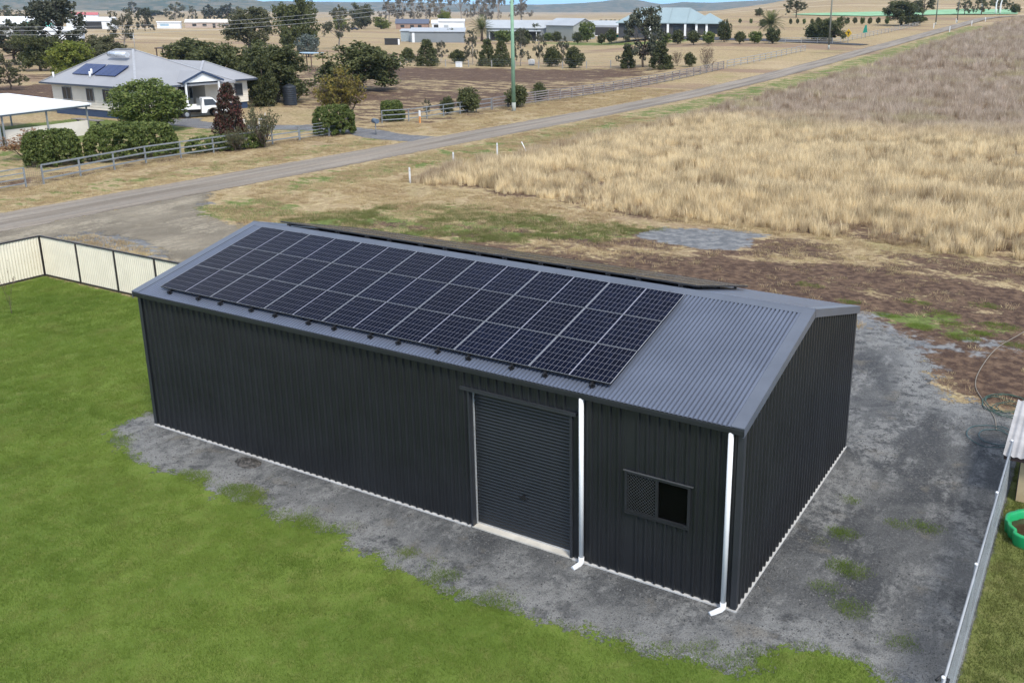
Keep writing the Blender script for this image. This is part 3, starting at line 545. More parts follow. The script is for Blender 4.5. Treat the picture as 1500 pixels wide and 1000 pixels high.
# solar panels: 3 rows of 7 on each slope, on rails that run up the roof
PWD, PHT, GAP = 1.728, 1.080, .014
cell_g = G('solar_cells'); ci = cell_g.n('ShaderNodeNewGeometry').outputs['Random Per Island']; oi_ = cell_g.n('ShaderNodeObjectInfo').outputs['Random']
cc = cell_g.mix(ci, (.003, .0042, .011), (.005, .007, .018)); cc = cell_g.mix(cell_g.math('MULTIPLY', oi_, .5), cc, (.003, .003, .006))
cellm = cell_g.bsdf(cc, .16, 0, .06); alu = paint('bright_alloy', (.62, .63, .64), .35, .6, .5, .04); backm = paint('pale_backsheet', (.22, .22, .26), .3, 0, .5, .03)
railm = paint('black_rail', (.018, .018, .02), .45, .3); darkframe = paint('dark_frame_side', (.03, .03, .032), .5, .3)
fm = MB(); t_ = .007
s_ = .004; fm.box(0, PWD, 0, s_, 0, .035).box(0, PWD, PHT-s_, PHT, 0, .035).box(0, t_, s_, PHT-s_, 0, .035).box(PWD-t_, PWD, s_, PHT-s_, 0, .035).box(t_, PWD-t_, s_, PHT-s_, .024, .028)
fme = bpy.data.meshes.new('solar_panel'); fme.from_pydata(fm.v, [], fm.f); fme.materials.append(alu); fme.materials.append(backm); fme.materials.append(darkframe)
for i_, p_ in enumerate(fme.polygons):
    if i_ >= 24: p_.material_index = 1
    elif abs(p_.normal.z) < .5: p_.material_index = 2
V = []; F = []
hw = (PWD-.026-.022)/2; cwx, chy = hw/9, (PHT-.010)/6; g2 = .0062
for hh in (0, 1):
    for i_ in range(9):
        for j_ in range(6):
            x = .013+hh*(hw+.022)+i_*cwx; y = .005+j_*chy; k = len(V); gx_ = g2/2
            V += [(x+gx_, y+g2/2, .0305), (x+cwx-gx_, y+g2/2, .0305), (x+cwx-gx_, y+chy-g2/2, .0305), (x+gx_, y+chy-g2/2, .0305)]; F.append((k, k+1, k+2, k+3))
cme = mesh_np('cell_grid', V, F); cme.materials.append(cellm)
PX0, PS0, PH0 = .686, .262, .085
rails = []
for back in (False, True):
    x0, s0 = (PX0, PS0) if not back else (PX0-.0, SLEN-.22-3*(PHT+GAP))
    for c_ in range(7):
        for r_ in range(3):
            o = bpy.data.objects.new('solar_panel', fme); COL.objects.link(o); o.parent = shed
            X = x0+c_*(PWD+GAP); D = s0+r_*(PHT+GAP)
            p = Vector(roof_pt(X, D, PH0, back))+Vector((0, 0, .08))
            if back: p = Vector(roof_pt(X+PWD, D, PH0, True))+Vector((0, 0, .08)); o.rotation_euler = (SL, 0, math.pi)
            else: o.rotation_euler = (SL, 0, 0)
            o.location = p
            q = bpy.data.objects.new('cell_grid', cme); COL.objects.link(q); q.parent = o; q['kind'] = 'stuff'
        for fx in (.36, 1.36):
            X = x0+c_*(PWD+GAP)+fx
            mb = MB(); e0, e1 = s0-.11, s0+3*(PHT+GAP)+.07
            mb.bar(roof_pt(X, e0, .062, back), roof_pt(X, e1, .062, back), .04, .04, (0, -math.sin(SL), math.cos(SL)) if not back else (0, math.sin(SL), math.cos(SL)))
            for dd in (e0+.05, e0+1.2, e0+2.3, e1-.06):
                mb.bar(roof_pt(X+.034, dd, .006, back), roof_pt(X+.034, dd, .075, back), .012, .07, (1, 0, 0)); mb.bar(roof_pt(X+.03, dd-.045, .014, back), roof_pt(X+.03, dd+.045, .014, back), .06, .012)
            mb.build('mounting_rail', railm, shed, SO)
# ------------------------------------------------------------------ things close to the shed
cl = G('soil_clod'); cln = cl.noise(14, 5, .7); clod = cl.bsdf(cl.mix(cl.ramp(cln, .4, .65), (.035, .034, .032), (.11, .10, .09)), .95, 0, .1, bump=cln, bstr=1, bdist=.03)
def lump(name, c, rx, ry, h, label, cat, mat, seed=1, n=14):
    r = np.random.default_rng(seed); mb = MB(); V = []; F = []; R_ = 6
    for i in range(R_+1):
        t = i/R_
        for k in range(n): 
            a = 2*math.pi*k/n; q = (1-t*.98)*r.uniform(.82, 1.15); V.append((rx*q*math.cos(a), ry*q*math.sin(a), h*(1-(1-t)**2)*r.uniform(.7, 1.1)-.01))
    for i in range(R_):
        for k in range(n): F.append((i*n+k, i*n+(k+1) % n, (i+1)*n+(k+1) % n, (i+1)*n+k))
    mb.faces(V, F, True); o = mb.build(name, mat); o.location = c; return tag(o, label, cat)
lump('soil_mound', (3.62, -.30, -.045), .40, .22, .12, 'small dark clod of soil on the gravel along the long shed wall', 'soil', clod, 4)
lump('black_rubble', (15.93, 5.0, -.078), .07, .05, .05, 'small black lump lying on gravel by the shed gable end', 'rubble', black, 6, 8)
# cream sheet-steel fence with dark posts and capping
cream = paint('cream_sheet', (.68, .625, .49), .55, 0, .35, .05, 1.5); brownm = paint('dark_brown_post', (.028, .024, .022), .5)
def sheet_fence(name, a, b, h, bays, label, ribw=.11):
    root = thing(name, label, 'fence', (a[0], a[1], -.08)); A = Vector((*a, 0)); B = Vector((*b, 0)); L_ = (B-A).length; d = (B-A)/L_; nn = Vector((d.y, -d.x, 0)); off = (a[0], a[1], 0)
    for k in range(bays):
        s0, s1 = L_*k/bays+.03, L_*(k+1)/bays-.03; m = int((s1-s0)/ribw)*4; V = []; F = []
        for i in range(m+1):
            s = s0+(s1-s0)*i/m; o_ = (.0, .022, .022, .0)[i % 4]; p = A+d*s+nn*(o_-.01); V += [(p.x, p.y, .03), (p.x, p.y, h-.03)]
        for i in range(m): F.append((2*i, 2*i+2, 2*i+3, 2*i+1))
        MB().faces(V, F).build('infill_sheet', cream, root, off)
    for k in range(bays+1):
        p = A+d*(L_*k/bays); q = Vector((p.x, p.y, h)); MB().bar((p.x, p.y, -.02), q, .065, .065, d).build('post', brownm, root, off)
    MB().bar((A.x, A.y, h), (B.x, B.y, h), .055, .05).build('top_rail', brownm, root, off); MB().bar((A.x, A.y, .05), (B.x, B.y, .05), .05, .06).build('bottom_rail', brownm, root, off)
    return root
sheet_fence('cream_fence', (-15.87, 6.80), (.0, 6.80), 1.60, 7, 'cream steel sheet fence from the yard corner to the shed, dark posts')
sheet_fence('cream_fence', (-15.87, 6.76), (-15.87, -9.4), 1.60, 7, 'cream steel sheet fence running off the left edge from the yard corner')
# chain link fence at the right
FX = 19.07
cfx = thing('chain_link_fence', 'low galvanised chain link fence between gravel and right hand lawn', 'fence', (FX, 0, -.08)); FO = (FX, 0, -.08)
for y in (-3.0, -1.55, 1.62, 4.4, 7.0):
    p_ = MB().tube([(FX-.04, y, -.1), (FX-.02, y, 1.13)], .024, 10).build('post', galv, cfx, FO); MB().tube([(FX-.02, y, 1.13), (FX-.02, y, 1.15), (FX-.02, y, 1.165)], [.030, .030, .012], 10).build('post_cap', white, p_, FO)
MB().tube([(FX, -6, 1.12), (FX, 7.05, 1.12)], .021, 8).build('top_rail', paint('dull_rail', (.33, .34, .345), .6, .2, .4, .1, 3), cfx, FO)
MB().tube([(FX, -6, .04), (FX, 7.05, .0)], .006, 6).build('bottom_wire', galv, cfx, FO)
V = []; F = []; mb = MB(); st = .055; y = -4.5
while y < 7.05:
    for sgn in (1, -1):
        ya, yb = (y, y+1.1) if sgn > 0 else (y+1.1, y)
        ya, yb = ya, yb; za, zb = 0, 1.11
        xo = FX+.028+.002*sgn
        a = Vector((xo, ya, za)); b = Vector((xo, yb, zb))
        if max(ya, yb) > 7.05:
            if sgn > 0: t = (7.05-ya)/(yb-ya); b = a+(b-a)*t
            else: t = (ya-7.05)/(ya-yb); a = a+(b-a)*t
        if (b-a).length > .05:
            k = len(mb.v); w_ = .0095; mb.faces([a+Vector((0, -w_, 0)), a+Vector((0, w_, 0)), b+Vector((0, w_, 0)), b+Vector((0, -w_, 0))], [(0, 1, 2, 3)])
    y += st
o = mb.build('wire_mesh', paint('dull_zinc', (.46, .48, .49), .6, .1, .4, .1, 4), cfx, FO); o['kind'] = 'stuff'
hs = MB().tube([(FX-.10, -1.62, 1.11), (FX-.05, -1.49, 1.12), (FX+.05, -1.52, 1.11), (FX+.04, -1.66, 1.08), (FX-.08, -1.70, 1.05), (FX-.13, -1.75, .8), (FX-.12, -1.80, .3), (FX-.12, -1.84, -.05)], .022, 8)
tag(hs.build('black_hose', black), 'black hose hooked over the nearest post of the chain link fence', 'hose')
# kennel with white corrugated roof
kn = thing('kennel', 'small cream shelter with white corrugated roof beside the chain link fence', 'kennel', (20.3, 7.7, -.08)); KO = (20.3, 7.7, -.08)
xs = np.linspace(18.95, 22, 22*8+1); hh_ = .014*np.cos((xs-18.95)/.138*2*math.pi); V = [(x, 6.35, 1.06+h_) for x, h_ in zip(xs, hh_)]+[(x, 9.1, 1.28+h_) for x, h_ in zip(xs, hh_)]; m = len(xs)
MB().faces(V, [(i, i+1, m+i+1, m+i) for i in range(m-1)], True).build('roof', paint('ribbed_grey_roof', (.34, .325, .315), .5, .1, .4, .2, 2), kn, KO)
MB().box(18.97, 22, 6.40, 6.45, .95, 1.035).build('fascia', paint('rust_brown_fascia', (.06, .035, .03), .6), kn, KO)
x = 19.3; tanm = paint('tan_boards', (.42, .33, .20), .65, 0, .3, .1, 3)
while x < 22: MB().box(x, x+.24, 6.62, 6.65, -.06, .96).build('wall_board', tanm, kn, KO); x += .25
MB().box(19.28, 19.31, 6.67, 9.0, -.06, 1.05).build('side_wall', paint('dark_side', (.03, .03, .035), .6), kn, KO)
# green shell-shaped sand pit with murky water
cs = thing('sand_pit', 'green plastic shell shaped sand pit with brown water on the right lawn', 'sand pit', (19.78, 5.25, -.08))
greenp = paint('green_plastic', (.010, .27, .09), .35, 0, .5, .06); V = []; F = []; n = 72
prof = [(1.0, 0), (1.06, .17), (1.05, .19), (.93, .19), (.90, .17), (.84, .06)]
for (q, z) in prof:
    for k in range(n):
        a = 2*math.pi*k/n; s_ = .53*(1+.055*abs(math.cos(4.5*a))+(-.12 if abs(a-3.6) < .35 else 0)); V.append((s_*q*math.cos(a)*1.0, s_*q*math.sin(a)*1.12, z*1.5))
for i in range(len(prof)-1):
    for k in range(n): F.append((i*n+k, i*n+(k+1) % n, (i+1)*n+(k+1) % n, (i+1)*n+k))
MB().faces(V, F, True).build('basin', greenp, cs)
MB().faces([(.0, .0, .13)]+[(v[0], v[1], .13) for v in V[4*n:5*n]], [(0, 1+k, 1+(k+1) % n) for k in range(n)]).build('water', paint('murky_water', (.045, .028, .014), .12, 0, .5, .3, 5), cs)
# hoses on the gravel
def coil(pts_fn, name, mat, label, r=.012):
    return tag(MB().tube(pts_fn, r, 6).build(name, mat), label, 'hose')
r = np.random.default_rng(3); gh = paint('green_hose', (.03, .07, .05), .45); pts = []
for k in range(180):
    a = k*.21; q = .55+.25*math.sin(k*.09)+.1*r.uniform(-1, 1)*.3; pts.append((18.55+q*math.cos(a)*.85+.1*math.sin(k*.05), 11.9+q*math.sin(a)*1.0+.18*math.cos(k*.07), -.055+.03*abs(math.sin(k*.37))))
coil(pts, 'garden_hose', gh, 'tangled green garden hose coil on bare soil by the fence', .010)
pts = []
for k in range(70):
    a = 1+k*.19; q = .50+.16*math.sin(k*.11); pts.append((18.45+q*math.cos(a)*.9, 9.75+q*math.sin(a)*1.1, -.05+.02*abs(math.sin(k*.5))))
coil(pts, 'garden_hose', paint('teal_hose', (.03, .08, .08), .45), 'loose dark teal hose loops on grey gravel behind the kennel', .010)
def cat(pts, n=12):
    P = [np.array(p, float) for p in pts]; P = [2*P[0]-P[1]]+P+[2*P[-1]-P[-2]]; out = []
    for i in range(1, len(P)-2):
        for k in range(n):
            t = k/n; a, b, c, d = P[i-1:i+3]; out.append(tuple(.5*((2*b)+(c-a)*t+(2*a-5*b+4*c-d)*t*t+(-a+3*b-3*c+d)*t**3)))
    out.append(tuple(P[-2])); return out
coil(cat([(18.9, 21.0, -.06), (18.3, 18.6, -.06), (17.75, 16.6, -.06), (17.55, 14.4, -.06), (17.62, 13.0, -.06), (18.0, 11.9, -.06), (18.35, 11.0, -.06), (18.5, 10.2, -.06)]), 'poly_pipe', paint('pale_pipe', (.20, .17, .13), .6), 'pale thin poly pipe curving across the soil to the green hose', .013)
# white guide posts and a leaning stake along the paddock edge
for (x, y, h_) in ((-17.0, 29.9, .95), (-18.4, 36.0, 1.0), (-18.5, 41.2, 1.0)):
    t = thing('guide_post', {29.9: 'white marker post nearest the shed, at the paddock corner', 36.0: 'middle white marker post between road and paddock', 41.2: 'third white marker post, furthest up the paddock edge beside the leaning stake'}[y], 'marker post', (x, y, -.08), 0, 'white marker posts')
    MB().box(-.05, .05, -.02, .02, -.05, h_).build('post', white, t); MB().box(-.052, .052, -.022, .022, h_-.22, h_-.14).build('reflector', paint('grey_reflector', (.5, .52, .53), .3), t)
tag(MB().bar((-18.0, 43.6, .75), (-16.6, 42.4, -.1), .05, .05).build('stake', white), 'thin white stake leaning over in the paddock grass', 'stake')
TREES = [('shrub', -52.2, 38.0, 4.29, 6.53, 'big round glossy citrus tree in front of the cream house', None),
 ('cone_red', -45.0, 40.3, 4.16, 2.64, 'dark conical photinia with red tip beside the white ute', None),
 ('bare_leafy', -36.0, 35.8, 3.41, 2.47, 'half bare brown shrub at the rail fence, right of the red tipped conifer', None),
 ('bare_leafy', -36.4, 33.5, 1.85, 1.51, 'small bare twiggy shrub at the rail fence below the photinia', None),
 ('bare_red', -45.8, 23.9, 2.08, 3.8, 'rust brown bare shrub behind the clipped hedge near the carport', None),
 ('sparse', -42.1, 50.1, 5.18, 4.62, 'sparse yellow and brown leaved tree behind the driveway gate', None),
 ('broad', -66.3, 78.5, 6.07, 10.93, 'wide dark green tree standing alone in the paddock past the driveway', None),
 ('broad', -70.2, 62.2, 6.39, 8.73, 'broad dark tree directly behind the right end of the cream house', None),
 ('broad', -62.9, 61.9, 6.26, 7.67, 'bushy dark green tree beside the black water tank', None),
 ('broad', -71.9, 66.4, 5.46, 6.94, 'dark tree mass between house roof and column shaped tree', None),
 ('column', -60.6, 57.8, 5.15, 3.23, 'narrow dark column shaped tree left of the black water tank', None),
 ('shrub_dark', -123.3, 98.3, 5.1, 8.62, 'low olive green bush cluster behind the cream house roof', None),
 ('broad', -152.7, 150.8, 13.04, 10.37, 'tallest dark tree beyond the house, rising into the hills', None),
 ('gum', -162.2, 174.2, 11.05, 7.91, 'slender drooping gum right of the tallest dark tree', None),
 ('broad_olive', -179.9, 160.4, 10.39, 11.7, 'pale olive bushy tree left of the tallest dark tree', None),
 ('shrub_blue', -136.2, 137.9, 4.89, 5.05, 'blue grey rounded shrub below the tallest dark tree', None),
 ('broad', -136.9, 79.5, 5.89, 6.99, 'dark dense tree at the foot of the largest dark gum', None),
 ('broad_olive', -122.7, 80.9, 4.44, 4.78, 'olive bush right of the yellow green tree behind the house', None),
 ('gum_dense', -153.2, 92.9, 11.76, 13.66, 'largest dark gum at the left, towering over the farm sheds', None),
 ('gum_dense', -157.2, 87.3, 7.8, 9.95, 'dark gum at the left edge in front of the white farm roof', None),
 ('gum_olive', -103.5, 55.4, 4.38, 4.84, 'thin olive brown tree left of the cream house', None),
 ('broad_lime', -120.4, 74.7, 5.25, 6.46, 'yellow green tree behind the left end of the cream house roof', None),
 ('broad_olive', -142.3, 95.1, 5.53, 6.96, 'olive tree behind the roof of the cream house', None),
 ('gum', -203.9, 141.7, 9.86, 8.0, 'open crowned gum directly above the roof of the cream house', None),
 ('gum_dense', -368.1, 266.3, 10.02, 7.36, 'compact gum right of the open crowned gum', None),
 ('gum', -986.6, 700.1, 17.3, 15.68, 'small distant gum at the foot of the hills', None),
 ('gum', -566.8, 434.1, 13.75, 14.33, 'pair forked distant gum left of the long low farmhouse', None),
 ('gum', -588.5, 465.2, 11.62, 7.06, 'thin distant gum left of the long low farmhouse', None),
 ('gum_dense', -646.6, 527.5, 12.96, 14.62, 'first grey gum behind the long low farmhouse', None),
 ('gum_dense', -639.9, 539.1, 14.15, 17.01, 'second grey gum behind the long low farmhouse, fuller crowned', None),
 ('gum', -494.1, 428.2, 11.22, 13.48, 'distant gum at right end of the long low farmhouse', None),
 ('gum_olive', -624.6, 350.1, 11.12, 13.36, 'distant bushy olive tree at the far left edge', None),
 ('gum_olive', -648.4, 373.6, 8.55, 7.49, 'small yellowish distant tree beside the far left olive tree', None),
 ('shrub_dark', -1063.2, 778.3, 7.43, 30.9, 'low dark scrub line at the foot of the left hill', None),
 ('broad_olive', -335.2, 369.5, 13.1, 12.93, 'brownish round tree standing alone left of the brick farmhouse', None),
 ('broad_lime', -328.6, 376.7, 6.27, 10.12, 'olive green round tree touching the brick farmhouse', None),
 ('broad_lime', -308.7, 326.9, 7.17, 7.12, 'bright lime green tree beside the dark parked car', None),
 ('broad_lime', -284.1, 374.3, 9.95, 7.58, 'bright lime green tree behind the grey sheds', None),
 ('broad_lime', -300.8, 406.9, 4.29, 5.19, 'small lime green tree right of the larger lime tree', None),
 ('shrub_dark', -173.5, 235.6, 4.28, 3.77, 'small round green tree in front of the grey sheds', None),
 ('gum_tall', -508.2, 587.9, 30.07, 16.58, 'first tall pale gum on the skyline, above the brick farmhouse', 'tall gums on the skyline'),
 ('gum_tall', -530.6, 632.6, 29.2, 15.28, 'second tall pale gum on the skyline, above the brick farmhouse', 'tall gums on the skyline'),
 ('gum_tall', -470.2, 574.5, 30.43, 12.76, 'tall forked gum on the skyline left of the white shed', 'tall gums on the skyline'),
 ('gum_tall', -491.3, 613.7, 29.56, 16.88, 'bushy tall gum on the skyline behind the white shed', 'tall gums on the skyline'),
 ('gum_tall', -513.4, 660.4, 28.63, 15.58, 'tall gum on the skyline above the bright lime tree', 'tall gums on the skyline'),
 ('gum_tall', -571.4, 767.5, 35.31, 24.66, 'wide tall gum on the skyline left of the palm', 'tall gums on the skyline'),
 ('gum_tall', -562.1, 784.7, 33.07, 19.39, 'tall gum on the skyline behind the palm', 'tall gums on the skyline'),
 ('gum_tall', -490.7, 697.1, 28.18, 14.74, 'thin tall gum on the skyline just right of the palm', 'tall gums on the skyline'),
 ('gum_tall', -456.3, 667.1, 30.67, 15.18, 'tall gum on the skyline left of the green power pole', 'tall gums on the skyline'),
 ('gum_tall', -503.6, 774.0, 32.45, 22.64, 'last tall gum on the skyline, right of the green power pole', 'tall gums on the skyline'),
 ('shrub_dark', -104.6, 133.5, 2.89, 2.7, 'small round dark shrub, leftmost of the row along the post fence', 'tree row along the white post fence'),
 ('cone', -94.1, 126.5, 4.81, 4.32, 'broad conical dark tree second along the post fence', 'tree row along the white post fence'),
 ('gum', -99.4, 137.2, 4.21, 2.98, 'thin airy sapling between conical tree and low shrub on the fence', 'tree row along the white post fence'),
 ('shrub_dark', -95.1, 137.1, 2.61, 3.22, 'low loose shrub left of the white box at the post fence', 'tree row along the white post fence'),
 ('gum', -90.0, 134.9, 6.46, 2.88, 'tall thin gum over the white box at the post fence', 'tree row along the white post fence'),
 ('cone', -85.0, 132.9, 4.97, 3.33, 'dark conical tree, first left of the green power pole', 'tree row along the white post fence'),
 ('cone', -81.6, 132.6, 4.67, 3.55, 'dark conical tree touching the green power pole on the left', 'tree row along the white post fence'),
 ('gum', -79.9, 136.5, 6.83, 3.34, 'tall loose gum right of the green power pole', 'tree row along the white post fence'),
 ('gum', -77.1, 138.5, 6.11, 2.83, 'slim grey gum between power pole and round clipped trees', 'tree row along the white post fence'),
 ('shrub_dark', -73.9, 138.0, 3.71, 3.31, 'first round clipped dark tree right of the power pole', 'tree row along the white post fence'),
 ('gum', -73.2, 140.8, 5.37, 2.58, 'thin gum between two round clipped trees', 'tree row along the white post fence'),
 ('shrub_dark', -67.8, 135.9, 3.86, 3.47, 'second round clipped dark tree right of the power pole', 'tree row along the white post fence'),
 ('cone', -57.0, 135.7, 3.74, 2.77, 'small cone tree left of the big dark gum', 'tree row along the white post fence'),
 ('gum_dense', -54.4, 136.8, 10.15, 7.44, 'big dark gum in front of the teal roofed house', 'tree row along the white post fence'),
 ('cone', -48.9, 132.3, 4.48, 3.92, 'full green cone tree right of the big dark gum', 'tree row along the white post fence'),
 ('bare', -48.8, 138.9, 2.78, 2.39, 'first bare twiggy tree right of the cone tree', 'tree row along the white post fence'),
 ('shrub_dark', -45.7, 137.4, 2.4, 1.99, 'small leafy shrub between two bare trees', 'tree row along the white post fence'),
 ('bare', -38.6, 127.8, 4.45, 2.62, 'taller bare twiggy tree by the end of the timber rails', 'tree row along the white post fence'),
 ('ball', -152.7, 236.1, 4.15, 5.58, 'low hedge bush at the front of the long grey shed', 'clipped trees around the far lawns'),
 ('ball', -135.3, 220.4, 5.01, 4.78, 'dark bush partly behind the green power pole by the grey shed', 'clipped trees around the far lawns'),
 ('ball', -159.8, 265.7, 5.68, 4.71, 'tall clipped tree at the middle of the long grey shed', 'clipped trees around the far lawns'),
 ('ball', -152.6, 262.2, 2.91, 3.0, 'small clipped ball tree before the grey shed gable, left', 'clipped trees around the far lawns'),
 ('ball', -146.6, 257.8, 3.5, 3.39, 'small clipped ball tree before the grey shed gable, right', 'clipped trees around the far lawns'),
 ('ball', -127.5, 238.9, 3.62, 3.33, 'round clipped tree at right corner of the grey shed', 'clipped trees around the far lawns'),
 ('ball', -130.8, 250.6, 6.26, 4.76, 'tall full clipped tree at right end of the grey shed', 'clipped trees around the far lawns'),
 ('ball', -113.9, 229.4, 2.87, 2.57, 'small ball tree left of the green shade cloth', 'clipped trees around the far lawns'),
 ('ball', -108.3, 224.9, 4.1, 3.47, 'full clipped tree touching the green shade cloth', 'clipped trees around the far lawns'),
 ('ball', -81.0, 202.6, 2.79, 2.71, 'first ball tree before the teal roofed house', 'clipped trees around the far lawns'),
 ('ball', -76.2, 199.4, 3.36, 2.98, 'second ball tree before the teal roofed house', 'clipped trees around the far lawns'),
 ('ball', -69.7, 194.0, 3.25, 3.2, 'third ball tree before the teal roofed house', 'clipped trees around the far lawns'),
 ('ball', -66.3, 194.7, 2.93, 2.87, 'fourth ball tree before the teal roofed house', 'clipped trees around the far lawns'),
 ('ball', -64.8, 201.1, 5.18, 3.25, 'tall egg shaped tree at right corner of the teal roofed house', 'clipped trees around the far lawns'),
 ('ball', -58.5, 194.8, 2.88, 2.66, 'ball tree beside the driveway, left of the palm', 'clipped trees around the far lawns'),
 ('ball', -56.1, 198.2, 2.75, 2.84, 'ball tree beside the driveway, next to the palm', 'clipped trees around the far lawns'),
 ('ball', -52.4, 199.6, 3.65, 3.47, 'ball tree directly in front of the far palm', 'clipped trees around the far lawns'),
 ('ball', -96.6, 294.9, 1.67, 1.15, 'small round young orchard tree, the leftmost in the far row', 'young orchard trees in a row'),
 ('ball', -93.0, 295.8, 1.66, 1.15, 'small round young orchard tree, second from the left in the far row', 'young orchard trees in a row'),
 ('ball', -78.8, 294.4, 1.84, 1.12, 'small round young orchard tree, third from the left in the far row', 'young orchard trees in a row'),
 ('ball', -76.7, 295.0, 1.84, 1.12, 'small round young orchard tree, fourth from the left in the far row', 'young orchard trees in a row'),
 ('ball', -74.6, 295.6, 1.83, 1.12, 'small round young orchard tree, fifth from the left in the far row', 'young orchard trees in a row'),
 ('ball', -72.2, 296.2, 1.83, 1.12, 'small round young orchard tree, sixth from the left in the far row', 'young orchard trees in a row'),
 ('ball', -70.3, 296.7, 2.26, 1.56, 'small round young orchard tree, seventh from the left in the far row', 'young orchard trees in a row'),
 ('ball', -63.9, 298.5, 2.25, 1.55, 'small round young orchard tree, eighth from the left in the far row', 'young orchard trees in a row'),
 ('ball', -61.4, 299.2, 2.24, 1.55, 'small round young orchard tree, ninth from the left in the far row', 'young orchard trees in a row'),
 ('ball', -59.1, 299.8, 2.24, 1.55, 'small round young orchard tree, tenth from the left in the far row', 'young orchard trees in a row'),
 ('ball', -56.8, 300.4, 2.23, 1.55, 'small round young orchard tree, eleventh from the left in the far row', 'young orchard trees in a row'),
 ('ball', -54.6, 301.1, 2.23, 1.54, 'small round young orchard tree, twelfth from the left in the far row', 'young orchard trees in a row'),
 ('ball', -52.1, 301.8, 2.23, 1.54, 'small round young orchard tree, thirteenth from the left in the far row', 'young orchard trees in a row'),
 ('ball', -49.5, 302.5, 2.22, 1.54, 'small round young orchard tree, the rightmost in the far row', 'young orchard trees in a row'),
 ('ball', -277.4, 524.7, 2.94, 2.39, 'leftmost tiny round tree of the short row between shed and teal roofed house', 'short row of tiny trees'),
 ('ball', -263.0, 505.4, 2.82, 2.3, 'second tiny round tree of the short row between shed and teal roofed house', 'short row of tiny trees'),
 ('ball', -250.0, 487.5, 2.72, 2.21, 'middle tiny round tree of the short row between shed and teal roofed house', 'short row of tiny trees'),
 ('ball', -238.7, 471.4, 2.62, 2.14, 'fourth tiny round tree of the short row between shed and teal roofed house', 'short row of tiny trees'),
 ('ball', -225.3, 451.9, 2.51, 2.05, 'rightmost tiny round tree of the short row between shed and teal roofed house', 'short row of tiny trees'),
 ('shrub_dark', -81.0, 274.2, 2.46, 2.55, 'small dark tree left of the far palm', None),
 ('broad_olive', -113.0, 360.2, 3.19, 3.87, 'olive tree on the tan hillside above the far palm', None),
 ('gum_olive', -94.3, 348.9, 8.06, 8.42, 'single leafy gum on the tan hillside', None),
 ('broad', -43.3, 294.6, 7.54, 11.9, 'wide spreading dark tree beside the far road', None),
 ('shrub_dark', -45.6, 212.9, 4.42, 5.56, 'dark mound of garden bushes behind the yellow sign, left half', None),
 ('broad', -41.2, 208.9, 5.53, 7.02, 'dark mound of garden trees behind the yellow sign, right half', None),
 ('shrub_dark', -48.7, 217.6, 3.23, 3.01, 'rounded bush left of the dark mound of trees', None),
 ('shrub_dark', -43.0, 319.6, 2.19, 5.47, 'low dark bushes at the end of the white rails', None),
 ('gum_olive', -50.7, 368.0, 7.96, 10.39, 'gum overhanging the far bend of the road', 'gums at the end of the road'),
 ('gum_olive', -37.7, 381.2, 7.07, 6.85, 'gum at the edge of the green crop field', 'gums at the end of the road'),
 ('gum_olive', -31.7, 382.7, 7.54, 6.82, 'second gum at the edge of the green crop field', 'gums at the end of the road'),
 ('gum_olive', -29.2, 411.8, 7.49, 8.94, 'gum beside the pale trunks at the far right', 'gums at the end of the road'),
 ('shrub_dark', -23.2, 413.6, 3.74, 4.46, 'dark round bush at the far right skyline', None),
 ('shrub_dark', -37.4, 71.7, 2.4, 2.52, 'dark shrub right behind the green power pole', None),
 ('shrub_dark', -39.6, 79.8, 2.04, 1.76, 'small leafy green shrub right of the power pole', None),
 ('shrub_dark', -38.4, 64.4, 2.54, 2.52, 'dark leafy shrub behind the grey rails', None),
 ('shrub_dark', -39.0, 61.7, 1.82, 1.37, 'small dark shrub behind the grey rails, left one', None),
 ('gum', -39.1, 58.7, 1.78, 0.93, 'thin young sapling behind the grey rails', None),
 ('sapling', -12.2, 3.4, 1.94, 0.47, 'bare young sapling on the lawn near the cream fence', None)]
PALMS = [(-169.6, 247.9, 8.12, 8.43, 'palm tree by the grey sheds with arching fronds'), (-64.0, 231.5, 6.1, 6.88, 'palm tree behind the ball tree at the far driveway')]
HEDGES = [(-43.0, 21.8, -41.0, 24.7, 2.35, 3.4, 'clipped domed hedge at the left, near the wire mesh panel'),
 (-41.0, 24.7, -39.0, 30.7, 2.49, 3.2, 'long clipped hedge behind the grey rail fence below the round tree'),
 (-38.5, 30.6, -36.7, 36.7, 1.15, 1.6, 'low dark hedge along the rail fence below the photinia'),
 (-37.7, 42.7, -37.0, 46.3, 2.49, 2.4, 'square clipped hedge block behind the driveway gate'),
 (-40.4, 53.8, -39.5, 55.6, 1.91, 2.2, 'square clipped hedge block right of the driveway')]
